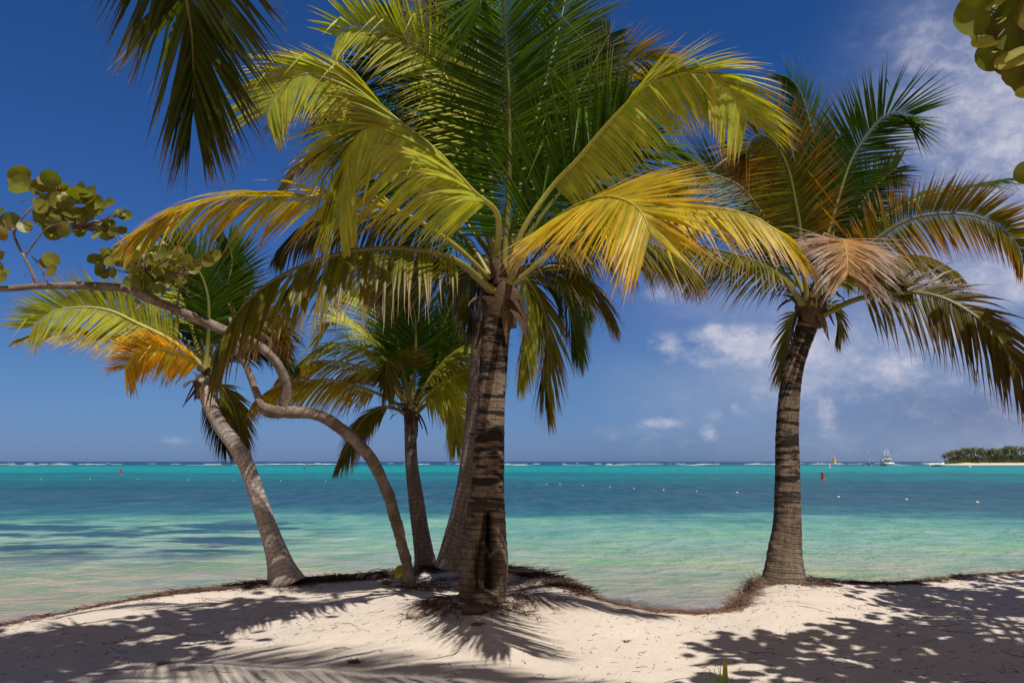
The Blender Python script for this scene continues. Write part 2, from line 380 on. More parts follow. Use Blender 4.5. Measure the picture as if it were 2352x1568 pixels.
mainb = at(1108, 1352, 8.8)
HUMP = [(mainb.x, mainb.y + .1, .95, .17)]
xs = np.concatenate([np.arange(-22, -9, .5), np.arange(-9, 9.5, .045), np.arange(9.5, 24, .5)])
ts = np.concatenate([np.linspace(-9, 0, 14)[:-1] * 1.0])
v = []; fcs = []; cl = []
rows_s = np.concatenate([[17., 14, 11, 9, 8, 7.2], np.arange(6.6, .35, -.05), np.arange(.35, 0, -.03), [0., -.03, -.07, -.12, -.2, -.3, -.42, -.56, -.8, -1.2, -1.7, -2.4, -3.2, -4.2, -6, -9, -14, -22, -35]])
nr = len(rows_s)
for x in xs:
    ye = edge_y(x)
    for s in rows_s:
        y = ye - s; z = sand_z(x, y)
        v.append((x, y, z))
        # brown litter stain
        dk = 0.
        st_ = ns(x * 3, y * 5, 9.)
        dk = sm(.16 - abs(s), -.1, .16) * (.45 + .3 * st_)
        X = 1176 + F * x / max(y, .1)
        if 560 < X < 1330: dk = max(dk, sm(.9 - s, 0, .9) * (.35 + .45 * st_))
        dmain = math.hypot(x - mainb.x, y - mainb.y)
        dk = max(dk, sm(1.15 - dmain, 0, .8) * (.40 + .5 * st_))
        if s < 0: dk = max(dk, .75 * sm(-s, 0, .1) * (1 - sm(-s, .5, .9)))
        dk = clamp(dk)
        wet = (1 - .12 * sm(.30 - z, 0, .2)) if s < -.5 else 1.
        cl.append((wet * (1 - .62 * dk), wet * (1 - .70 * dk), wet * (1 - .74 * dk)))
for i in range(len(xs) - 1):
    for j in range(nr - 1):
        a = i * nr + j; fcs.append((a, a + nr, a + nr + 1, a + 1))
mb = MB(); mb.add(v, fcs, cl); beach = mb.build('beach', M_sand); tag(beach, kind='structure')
# sea sheet: shore to horizon
mb = MB(); ys = [11.2, 13, 16, 20, 30, 50, 100, 300, 1000, 3000, 9000]; XS = [-1, -.5, 0, .5, 1]
v = []; f = []
for y in ys:
    w = 40 + y * 1.6
    for k in XS: v.append((k * w, y if y > 11.3 else 8.9, 0.0))
for i in range(len(ys) - 1):
    for j in range(4): a = i * 5 + j; f.append((a, a + 1, a + 6, a + 5))
mb.add(v, f); sea = mb.build('sea', M_sea, smooth=False); tag(sea, kind='structure')

def ground(X, Y, n=40):
    """march the photo ray to the sand"""
    lo, hi = 4.5, 14.
    for d in np.arange(4.5, 14, .04):
        p = at(X, Y, d)
        if p.z <= sand_z(p.x, p.y): return p
    return at(X, Y, 11)

# ------------------------------------------------------------------ palms
STY = {  # base, middle, tip colours (albedo), browning
 'green':  ((.045, .095, .006), (.05, .105, .007), (.14, .16, .015), .10),
 'fresh':  ((.055, .115, .006), (.06, .125, .007), (.17, .20, .018), .08),
 'deep':   ((.028, .060, .008), (.034, .070, .009), (.08, .105, .014), .12),
 'lime':   ((.42, .44, .055), (.42, .44, .06), (.56, .45, .07), .14),
 'yellow': ((.42, .34, .022), (.50, .37, .022), (.52, .30, .04), .30),
 'gold':   ((.64, .48, .03), (.70, .46, .03), (.66, .32, .05), .22),
 'olive':  ((.135, .135, .010), (.155, .135, .010), (.19, .11, .016), .32),
 'orange': ((.12, .12, .008), (.26, .145, .008), (.38, .125, .010), .32),
 'dry':    ((.40, .22, .07), (.34, .21, .12), (.40, .31, .28), .75),
 'rust':   ((.095, .080, .010), (.09, .056, .012), (.07, .036, .018), .5),
 'dark':   ((.055, .062, .008), (.06, .060, .008), (.05, .032, .010), .4),
 'shade':  ((.060, .078, .010), (.065, .08, .011), (.08, .062, .014), .25),
}
BROWN = (.20, .12, .085); GREYB = (.34, .27, .25)
def frond(parent, pts, N, L=1.0, sty='green', hang=(0., 0.), droop=(.5, .5), a=(72, 22), start=.22, seed=0, n=78, W=.043, len2=1., petr=.036, jit=1., roll=0., tilt=.5, nseg=6, wind=0., lift=.12, rag=0., tk=.42, a2=None, ae=(1.15, 1.15), skip=(0., 0.)):
    R = np.random.RandomState(seed * 31 + 13)
    P, LEN = spline(pts, 60)
    T, Nn = frames(P, N); T = np.array(T); Nn = np.array(Nn)
    base, midc, tip, br = [np.array(q) if isinstance(q, tuple) else q for q in STY[sty]]
    ph = R.uniform(0, 20)
    nrm = lambda v: v / np.maximum(np.linalg.norm(v, axis=-1, keepdims=True), 1e-6)
    i = np.repeat(np.arange(n), 2); side = np.tile([0, 1], n); sg = np.where(side == 0, 1., -1.)
    keep = R.rand(len(i)) >= rag * .5; i = i[keep]; side = side[keep]; sg = sg[keep]; M = len(i)
    t = start + (1 - start) * ((i + .5) / n) ** .94
    fi = t * 59; k = np.minimum(fi.astype(int), 58); w = (fi - k)[:, None]
    p = P[k] * (1 - w) + P[k + 1] * w; tt = nrm(T[k] * (1 - w) + T[k + 1] * w); nn = Nn[k] * (1 - w) + Nn[k + 1] * w
    sN = nrm(np.cross(tt, nn))
    q = (t - start) / (1 - start)
    kq = q >= np.where(side == 0, skip[0], skip[1])
    i, side, sg, t, p, tt, nn, sN, q = [z[kq] for z in (i, side, sg, t, p, tt, nn, sN, q)]; M = len(i)
    SM = lambda x, lo, hi: (lambda u: u * u * (3 - 2 * u))(np.clip((x - lo) / (hi - lo), 0, 1))
    prof = np.minimum(1., .62 + q * 2.4) * (1 - tk * SM(q, .55, 1.)) * np.where(q < .93, 1, 1 - .3 * (q - .93) / .07)
    nz = lambda f, o: np.array([ns(ph * o + ii * f, s_ * 7.) for ii, s_ in zip(i, side)])
    a2 = a2 or a; n = int(n * 1.35); W = W * .72
    ang = np.radians(np.where(side == 0, a[0] + (a[1] - a[0]) * q ** ae[0], a2[0] + (a2[1] - a2[0]) * q ** ae[1])) + jit * (.10 * nz(.23, 1) + R.normal(0, .035, M))
    ll = L * prof * np.where(side == 1, len2, 1.) * R.uniform(.93, 1.05, M)
    if rag: ll *= np.where(R.rand(M) < rag, R.uniform(.45, .85, M), 1.)
    up = lift + jit * R.normal(0, .05, M) + jit * .12 * nz(.31, 2)
    hg = np.where(side == 0, hang[0], hang[1]); g = np.where(side == 0, droop[0], droop[1]) * R.uniform(.8, 1.2, M)
    d = sN * (sg * np.sin(ang))[:, None] + tt * np.cos(ang)[:, None] + nn * up[:, None]; d[:, 2] -= hg; d[:, 0] += wind
    d = nrm(d)
    tl = ((tilt + R.normal(0, .12, M) * jit) * sg)[:, None]
    cc = R.uniform(.78, 1.18, M)[:, None]; yel = R.normal(0, .07, M)
    yc = np.stack([1 + yel, np.ones(M), np.ones(M)], 1)
    c0 = base * cc * yc; c1 = midc * cc * yc; c2 = tip * cc
    bs = 1 - br * R.uniform(.05, 1.0, M) * (.55 + 1.8 * np.abs(nz(.11, 3)))
    bc = np.where((R.rand(M) < (.0 if sty == 'dry' else .6))[:, None], np.array(BROWN), np.array(GREYB))
    snap = np.where(R.rand(M) < .05 * max(jit, .6), R.randint(2, 5, M), 99)
    cur = p + d * .008; m = nseg; VV = np.zeros((M, m + 1, 3, 3)); CC = np.zeros((M, m + 1, 3, 3))
    for s in range(m + 1):
        u = s / m
        wdir = tt - d * (tt * d).sum(1, keepdims=True); wl = np.linalg.norm(wdir, axis=1, keepdims=True)
        alt = sN - d * (sN * d).sum(1, keepdims=True)
        wdir = nrm(np.where(wl < .12, alt, wdir)); nb = np.cross(wdir, d)
        wd = wdir * np.cos(tl) + nb * np.sin(tl); nb = np.cross(wd, d)
        wdt = W * .5 * (.45 + .55 * sm(u, 0, .18)) * (1 - sm(u, .35, 1.) * .93) if u < .999 else .0012
        fold = wdt * .42
        sgn = np.where((nb * nn).sum(1, keepdims=True) > 0, 1., -1.)
        VV[:, s, 0] = cur - wd * wdt - nb * fold * sgn; VV[:, s, 1] = cur; VV[:, s, 2] = cur + wd * wdt - nb * fold * sgn
        col = c0 + (c1 - c0) * sm(u, 0, .6); col = col + (c2 - col) * sm(u, .5, 1.)
        f = SM(np.full(M, u), bs - .10, bs + .12)[:, None]; col = col + (bc - col) * f
        CC[:, s, 0] = col; CC[:, s, 2] = col; CC[:, s, 1] = col * np.array((1.25, 1.2, 1.15))
        d = d + R.normal(0, 1, (M, 3)) * ((.02 + .06 * (u > bs)) * jit)[:, None]
        d[:, 2] -= g * (.5 + u) / m + np.where(snap == s, 1.6, 0.); d[:, 0] += wind * .2
        d = nrm(d); cur = cur + d * (ll / m)[:, None]
    nv = (m + 1) * 3
    lf = []
    for s in range(m): o = s * 3; lf += [(o, o + 1, o + 4, o + 3), (o + 1, o + 2, o + 5, o + 4)]
    lf = np.array(lf); FF = (lf[None] + (np.arange(M) * nv)[:, None, None]).reshape(-1, 4)
    fr = fastmesh('frond', VV.reshape(-1, 3), FF, CC.reshape(-1, 3), M_leaf, parent)
    sk = MB(); y1 = mix((.36, .31, .05), tuple(base), .45); y0 = (.24, .21, .045)
    if sty in ('dark', 'deep'): y1 = (.12, .12, .03)
    if sty in ('fresh', 'green'): y1 = (.13, .15, .03)
    if sty in ('olive', 'orange', 'rust', 'shade'): y1 = (.15, .13, .03); y0 = (.20, .18, .035)
    tube(sk, P, lambda t: petr * (1 - t) ** .95 * (1.35 if t < .03 else 1.) + .0028, 7, N, col=lambda t: mix(y0, y1, sm(t, 0, .3)), flat=.7)
    sk.build('stalk', M_stalk, fr)
    return fr
def fastmesh(name, V, Fq, col, mat, parent):
    off = gloc(parent) if parent is not None else Vector((0, 0, 0))
    V = (V - np.array(off)).astype(np.float32); me = bpy.data.meshes.new(name)
    me.vertices.add(len(V)); me.vertices.foreach_set('co', V.ravel())
    me.loops.add(Fq.size); me.loops.foreach_set('vertex_index', Fq.ravel().astype(np.int32))
    me.polygons.add(len(Fq)); me.polygons.foreach_set('loop_start', np.arange(0, Fq.size, 4, dtype=np.int32)); me.polygons.foreach_set('loop_total', np.full(len(Fq), 4, dtype=np.int32))
    me.update(calc_edges=True); me.materials.append(mat)
    ca = me.color_attributes.new('col', 'FLOAT_COLOR', 'POINT'); arr = np.ones((len(V), 4), dtype=np.float32); arr[:, :3] = col; ca.data.foreach_set('color', arr.ravel())
    me.polygons.foreach_set('use_smooth', [True] * len(Fq))
    o = bpy.data.objects.new(name, me); C.objects.link(o); o.parent = parent; return o

def ppts(lst, d0): return [at(x, y, d0 + dd) for (x, y, dd) in lst]
def trunk(parent, lst, mat, seg=40, hollow=None, ring=.02, stain=None, seed=0):
    """lst: (X, Y, depth, width px)"""
    P = []
    for (X, Y, d, w) in lst:
        p = at(X, Y, d); P.append((p.x, p.y, p.z, w * .5 * d / F / cT))
    Q, L = spline(P, max(12, int(110)))
    m = MB(); v = []; f = []; u = []; c = []
    n = int(L / .022); Q, L = spline(P, n)
    T, N = frames(Q[:, :3], (0, 1, 0))
    for i in range(n):
        B = np.cross(T[i], N[i]); h = i / (n - 1) * L
        for k in range(seg + 1):
            a_ = 2 * math.pi * k / seg; ca, sa = math.cos(a_), math.sin(a_)
            wv = .05 * ns(ca * .8 + seed, sa * .8, h * 1.1)
            sw = (h * 8.5 + wv * 14) % 1.
            r = Q[i, 3] * (1 + ring * (sw - .5) + .05 * ns(ca * 1.1 + seed * 3, sa * 1.1, h * 1.6) + .018 * ns(ca * 5, sa * 5 + seed, h * 9))
            if h < .25 and not hollow: r *= 1 + .10 * (1 - h / .25) * (.6 + ns(ca * 3 + seed, sa * 3, 0.))
            colr = (1., 1., 1.)
            if hollow:
                hh0, hh1, aw = hollow
                # angle pi faces the viewer (N is +y); positive sin side
                da = (a_ - math.pi) - .14
                wdt = aw * (1. - .55 * sm(h, hh1 * .45, hh1 * .98)) * (1 + .25 * ns(h * 5, 3.))
                e = sm(wdt - abs(da), -.04, .10) * sm(h, hh0 - .03, hh0 + .06) * (1 - sm(h, hh1 - .06, hh1 + .02))
                r -= e * .13 * (1 + .4 * ns(h * 7, da * 5))
                core = sm(wdt * .42 - abs(da + wdt * .42), -.02, .06) * e      # paler heart wood left, black cavity right
                r += core * .05
                kk = 1 - .90 * e + .30 * core
                colr = (kk, kk * (1 - .12 * e), kk * (1 - .2 * e))
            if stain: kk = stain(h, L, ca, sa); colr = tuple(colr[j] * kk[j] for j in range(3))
            p = Q[i, :3] + N[i] * ca * r + B * sa * r
            v.append(tuple(p)); u.append((k / seg, h)); c.append(colr)
    mm = seg + 1
    for i in range(n - 1):
        for k in range(seg): a0 = i * mm + k; f.append((a0, a0 + 1, a0 + mm + 1, a0 + mm))
    m.add(v, f, c, u)
    return m.build('trunk', mat, parent)
def sheath(parent, p, r, h, seed=0, flaps=14):
    """fibrous leaf bases wrapped round the top of the trunk"""
    rnd = random.Random(seed); m = MB(); p = np.array(p)
    pts = [p + np.array((0, 0, z)) for z in np.linspace(-h * .5, h * .5, 16)]
    tube(m, pts, lambda t: r * (.86 + .20 * sm(t, 0, .55) - .40 * sm(t, .62, 1.)), 36, col=lambda t: mix((.12, .078, .05), (.085, .05, .032), t), bump=.28, seed=seed)
    m.build('leaf_sheath', M_husk, parent)
    for i in range(flaps):
        m = MB(); a = i * 2 * math.pi / flaps + rnd.uniform(-.3, .3); z = rnd.uniform(-.15, .45) * h
        d = np.array((math.cos(a), math.sin(a), 0)); q = p + d * r * 1.02 + np.array((0, 0, z))
        ln = rnd.uniform(.30, .62) * (h / .6); dirn = d * rnd.uniform(.25, .7) + np.array((0, 0, rnd.choice((-1, -1, 1, .6)))); sd = np.array((-d[1], d[0], 0))
        V = []; w0 = rnd.uniform(.05, .10) * (h / .6)
        cur = q.copy()
        for s in range(7):
            t = s / 6; w = w0 * (1 - t ** 1.4) + .004
            V += [tuple(cur - sd * w - d * w * .4), tuple(cur + d * .01), tuple(cur + sd * w - d * w * .4)]
            cur = cur + dirn / np.linalg.norm(dirn) * ln / 6; dirn = dirn + np.array((rnd.gauss(0, .15), rnd.gauss(0, .15), -.28))
        Fq = []
        for s in range(6): o = s * 3; Fq += [(o, o + 1, o + 4, o + 3), (o + 1, o + 2, o + 5, o + 4)]
        cc = rnd.choice(((.11, .07, .042), (.17, .115, .075), (.07, .042, .028)))
        m.add(V, Fq, cc); m.build('dry_bract', M_husk, parent)

UPV = (0, 0, 1); TOC = (0, -1, .35); AWY = (0, 1, .3)
def palm(name_loc, label, tr, mat, crown, dc, specs, sheathr, sheathh, hollow=None, group=None, seed=0, Lk=1., **k):
    e = empty('coconut_palm', name_loc); tag(e, label, 'palm tree', group)
    trunk(e, tr, mat, hollow=hollow, seed=seed, **k)
    sheath(e, at(*crown, dc), sheathr, sheathh, seed)
    for i, sp in enumerate(specs):
        sp = dict(sp); sp['L'] = sp['L'] * Lk; pts = ppts(sp.pop('p'), dc); frond(e, pts, seed=seed * 50 + i, **sp)
    return e
def fr_(p, N=UPV, **k): d = dict(p=p, N=N); d.update(k); return d

# ---- main palm
MD = 8.8
main_specs = [
 fr_([(1155, 640, 0), (1168, 460, -.1), (1170, 300, -.2), (1166, 150, -.35), (1160, 60, -.5), (1150, -5, -.75), (1128, -28, -.95), (1108, -8, -1.1), (1100, 30, -1.15)], AWY, L=1.35, sty='fresh', droop=(.12, .12), a=(90, 34), start=.12, n=125, W=.05, lift=.05, hang=(-.06, -.18), tilt=.6, tk=.3),
 fr_([(1165, 630, .2), (1200, 400, .5), (1250, 200, .8), (1290, 40, 1.0), (1320, -120, 1.2)], AWY, L=1.25, sty='fresh', droop=(.1, .1), a=(60, 20), start=.25),
 fr_([(1145, 620, .3), (1120, 350, .6), (1100, 150, .9), (1090, -80, 1.2)], AWY, L=1.15, sty='green', droop=(.1, .1), a=(60, 20), start=.25),
 fr_([(1140, 600, -.2), (1142, 494, -.7), (1087, 440, -1.0), (1014, 359, -1.25), (959, 311, -1.4), (915, 288, -1.5), (874, 282, -1.55), (835, 298, -1.6), (809, 330, -1.63), (794, 396, -1.67), (786, 450, -1.7), (783, 500, -1.7)], TOC, L=1.2, sty='lime', droop=(.6, .55), hang=(.38, .35), a=(8, 62), ae=(1.9, 1.15), a2=(78, 40), start=.25, n=120, W=.058, lift=.0, tilt=.22, len2=.94, jit=.8, tk=.15),
 fr_([(1140, 590, .2), (1090, 440, .2), (980, 330, .1), (900, 265, 0), (831, 205, -.1), (757, 172, -.2), (702, 169, -.3), (666, 183, -.35), (629, 220, -.4), (612, 262, -.4)], TOC, L=.92, sty='lime', droop=(.5, .5), hang=(.36, .35), a=(8, 62), ae=(1.9, 1.15), a2=(78, 40), start=.25, n=110, W=.052, tilt=.22, lift=.0, tk=.15, len2=.8),
 fr_([(1135, 600, .5), (1080, 300, .7), (1020, 170, .7), (977, 118, .6), (920, 84, .5), (867, 68, .4), (812, 62, .3), (775, 84, .25)], (-.2, -.9, .6), L=.8, sty='lime', droop=(.15, .5), hang=(0, .3), a=(45, 45), a2=(64, 28), start=.3, tilt=.3, n=95, tk=.3),
 fr_([(1125, 640, -.1), (1040, 560, -.35), (930, 492, -.6), (800, 458, -.8), (678, 450, -.95), (549, 450, -1.05), (440, 472, -1.1), (365, 508, -1.15), (302, 547, -1.2)], UPV, L=.86, sty='yellow', droop=(.8, .9), hang=(.55, .12), a=(42, 8), start=.3, W=.044, tilt=.3, rag=.12, jit=1.6),
 fr_([(1135, 672, -.1), (1100, 640, -.25), (1060, 606, -.45), (1000, 582, -.7), (900, 570, -1.1), (800, 578, -1.45), (700, 608, -1.75), (620, 648, -1.95), (560, 700, -2.1), (518, 765, -2.2), (500, 835, -2.25)], (-.1, -.35, 1), L=1.0, sty='olive', droop=(1.2, 1.3), hang=(.9, .75), a=(58, 10), start=.17, W=.05, petr=.06, tilt=.3, n=84, rag=.1, jit=1.2),
 fr_([(1165, 655, -.1), (1192, 600, -.4), (1222, 555, -.8), (1270, 508, -1.3), (1330, 470, -1.9), (1385, 453, -2.4), (1425, 456, -2.75), (1458, 472, -2.95), (1480, 498, -3.05), (1492, 532, -3.1)], (-.25, -.35, 1), L=.98, sty='yellow', droop=(.28, .28), hang=(.18, .05), a=(74, 36), start=.32, n=112, W=.052, petr=.048, tilt=.22, lift=-.02, jit=1.2, tk=.2),
 fr_([(1165, 640, -.1), (1200, 530, -.25), (1268, 429, -.4), (1327, 366, -.6), (1382, 300, -.8), (1436, 242, -1), (1491, 194, -1.1), (1557, 170, -1.2), (1612, 172, -1.2), (1656, 194, -1.25), (1693, 234, -1.3), (1715, 275, -1.3)], TOC, L=.72, sty='lime', droop=(.5, .45), hang=(.4, .55), a=(78, 42), a2=(14, 60), ae=(1.15, 1.6), skip=(0, .38), start=.3, n=118, W=.052, tilt=.22, lift=.0, len2=1.25, tk=.12),
 fr_([(1165, 640, 0), (1215, 540, -.15), (1280, 450, -.2), (1345, 380, -.3), (1400, 320, -.5), (1440, 270, -.6)], AWY, L=1.3, sty='fresh', droop=(.3, .3), a=(62, 30), start=.25, n=60, W=.05, hang=(0, .15)),
 fr_([(1180, 650, -.3), (1290, 565, -.6), (1420, 502, -1.0), (1550, 474, -1.4), (1650, 478, -1.6), (1731, 497, -1.75), (1768, 519, -1.8), (1804, 546, -1.85), (1834, 578, -1.85)], (0, -.5, 1), L=.8, sty='yellow', droop=(.5, .6), hang=(.5, .5), a=(58, 14), start=.35, W=.042, tilt=.3),
 fr_([(1175, 660, .1), (1205, 640, .2), (1235, 678, .3), (1254, 737, .35), (1256, 799, .4), (1250, 860, .4), (1258, 925, .4)], (.25, -.9, .4), L=.85, sty='olive', droop=(.9, .9), hang=(.4, .4), a=(52, 8), start=.12, W=.045, tilt=.35, n=70, rag=.08, jit=1.3),
 fr_([(1175, 655, .4), (1225, 620, .5), (1275, 640, .6), (1310, 720, .7), (1325, 800, .7)], (.5, -.6, .5), L=.75, sty='green', droop=(.9, .9), hang=(.4, .4), a=(50, 8), start=.15, W=.04, rag=.1),
 fr_([(1125, 635, .2), (1104, 606, .15), (1060, 565, .2), (983, 524, .3), (880, 492, .4), (780, 492, .5), (690, 522, .6), (640, 575, .6)], UPV, L=.85, sty='dark', droop=(1., 1.2), hang=(.9, .6), a=(58, 12), start=.2, petr=.05),
 fr_([(1180, 650, -.05), (1270, 575, .0), (1360, 540, .05), (1450, 545, .1), (1540, 580, .1), (1600, 625, .1)], UPV, L=.8, sty='olive', droop=(1., 1.2), hang=(.9, .6), a=(55, 12), start=.25),
 fr_([(1170, 620, .4), (1260, 520, .5), (1350, 455, .6), (1450, 425, .7), (1550, 455, .8)], (0, -.2, 1), L=.9, sty='green', droop=(.6, .7), hang=(.4, .4), a=(58, 12), start=.2),
 fr_([(1160, 600, .4), (1220, 420, .7), (1290, 300, .9), (1360, 230, 1.1), (1420, 200, 1.3)], AWY, L=.95, sty='green', droop=(.2, .3), a=(58, 16), start=.3),
 fr_([(1135, 600, .6), (1000, 420, .8), (850, 300, .9), (730, 240, .9), (650, 262, .9)], (-.2, 0, 1), L=1.0, sty='deep', droop=(.5, .6), hang=(.3, .35), a=(60, 18), start=.2, n=90),
 fr_([(1170, 600, .5), (1300, 420, .7), (1420, 335, .8), (1530, 330, .8), (1600, 380, .8)], (.2, 0, 1), L=1.0, sty='green', droop=(.5, .6), hang=(.3, .35), a=(60, 18), start=.2, n=90),
 fr_([(1140, 600, .5), (1050, 350, .7), (960, 150, .9), (900, 20, 1.)], AWY, L=1.0, sty='deep', droop=(.2, .2), a=(60, 24), start=.2, n=90),
 fr_([(1165, 600, .5), (1260, 350, .8), (1340, 190, 1.), (1400, 80, 1.1)], AWY, L=.95, sty='deep', droop=(.2, .2), a=(60, 24), start=.2, n=90),
 fr_([(1120, 640, .1), (1040, 600, .2), (950, 600, .3), (870, 650, .4)], UPV, L=.8, sty='dark', droop=(.9, .9), hang=(.6, .6), a=(56, 14), start=.15),
 fr_([(1180, 650, .2), (1270, 610, .3), (1350, 640, .35), (1400, 715, .4)], (.3, -.4, .9), L=.8, sty='olive', droop=(.8, .8), hang=(.5, .5), a=(54, 12), start=.15, rag=.1),
 fr_([(1130, 640, -.1), (1080, 560, .1), (1000, 480, .3), (930, 430, .5), (850, 410, .7)], UPV, L=.9, sty='green', droop=(.8, .9), hang=(.5, .5), a=(58, 14), start=.2),
]
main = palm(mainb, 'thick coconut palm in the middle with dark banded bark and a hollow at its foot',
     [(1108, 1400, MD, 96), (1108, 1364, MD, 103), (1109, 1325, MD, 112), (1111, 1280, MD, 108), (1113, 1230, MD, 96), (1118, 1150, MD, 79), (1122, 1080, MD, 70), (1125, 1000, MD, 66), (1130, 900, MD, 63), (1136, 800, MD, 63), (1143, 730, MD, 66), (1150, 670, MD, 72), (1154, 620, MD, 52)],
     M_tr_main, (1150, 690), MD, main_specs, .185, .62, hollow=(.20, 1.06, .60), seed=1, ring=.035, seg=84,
     stain=lambda h, L, ca, sa: (.62, .58, .56) if h > L - 1.15 else (1 - .25 * sm(.5 - h, 0, .5),) * 3)  # darker just below the crown and towards the foot

# ---- palm right behind it
BD = 10.9
back_specs = [
 fr_([(1130, 560, .0), (1060, 330, -.4), (980, 200, -.9), (900, 150, -1.2), (830, 155, -1.4), (765, 195, -1.5)], (-.3, .2, 1), L=1.15, sty='deep', droop=(.5, .6), hang=(.2, .3), a=(60, 18), start=.25),
 fr_([(1135, 560, .0), (1110, 280, .2), (1075, 130, .3), (1020, 70, .3), (960, 60, .3), (910, 85, .3)], (-.3, -.8, .5), L=.95, sty='orange', droop=(.3, .3), a=(62, 20), start=.3),
 fr_([(1150, 560, 0), (1240, 380, .2), (1330, 230, .3), (1400, 160, .3), (1470, 135, .3), (1540, 150, .3), (1585, 185, .3)], (.2, .3, 1), L=.85, sty='orange', droop=(.5, .5), hang=(.2, .3), a=(60, 20), start=.25),
 fr_([(1155, 560, .2), (1250, 420, .4), (1350, 270, .5), (1440, 190, .6), (1520, 170, .6)], (.1, -.6, .8), L=.85, sty='green', droop=(.3, .5), hang=(.1, .2), a=(60, 20), start=.3),
 fr_([(1120, 570, 0), (1000, 410, -.5), (880, 340, -1.), (780, 330, -1.3), (700, 360, -1.5), (648, 425, -1.6)], (-.2, -.3, 1), L=.85, sty='rust', droop=(.8, .9), hang=(.4, .5), a=(56, 14), start=.25),
 fr_([(1120, 575, .1), (1000, 380, -.4), (900, 270, -.9), (820, 230, -1.2), (740, 260, -1.4)], (-.2, .1, 1), L=1.05, sty='deep', droop=(.6, .8), hang=(.3, .4), a=(60, 18), start=.22),
 fr_([(1150, 580, 0), (1230, 540, .1), (1300, 570, .2), (1335, 650, .2), (1345, 720, .2)], (.5, -.5, .6), L=.8, sty='deep', droop=(.9, .9), hang=(.5, .5), a=(52, 10), start=.15),
 fr_([(1120, 600, -.1), (1095, 600, -.1), (1075, 660, -.1), (1085, 740, -.1)], (-.6, -.5, .5), L=.6, sty='dark', droop=(.9, .9), hang=(.5, .5), a=(52, 10), start=.15, n=40),
 fr_([(1150, 600, 0), (1195, 610, .1), (1215, 700, .15), (1205, 800, .15), (1195, 860, .15)], (.4, -.7, .4), L=.8, sty='lime', droop=(.9, .9), hang=(.4, .4), a=(48, 10), start=.15),
 fr_([(1140, 560, .1), (1190, 380, .2), (1235, 240, .3), (1290, 130, .3), (1350, 60, .3)], AWY, L=.9, sty='deep', droop=(.2, .2), a=(58, 20), start=.3),
 fr_([(1135, 560, .1), (1090, 380, .3), (1050, 240, .4), (1010, 100, .5), (1000, 0, .5)], AWY, L=1.0, sty='deep', droop=(.2, .2), a=(58, 20), start=.3),
 fr_([(1150, 570, .1), (1260, 500, .2), (1380, 450, .3), (1480, 440, .3), (1560, 480, .3)], UPV, L=.9, sty='dark', droop=(.8, .9), hang=(.5, .5), a=(58, 14), start=.2),
]
bp = at(1034, 1300, BD)
palm(bp, 'grey coconut palm whose trunk rises hidden close behind the thick banded one',
     [(1034, 1306, 11.0, 66), (1046, 1250, 11.0, 60), (1066, 1150, 10.95, 47), (1080, 1050, BD, 42), (1090, 950, BD, 40), (1098, 850, BD, 39), (1107, 740, BD, 38), (1118, 650, BD, 40), (1128, 590, BD, 44)],
     M_tr_back, (1120, 640), BD, back_specs, .14, .6, seed=2)

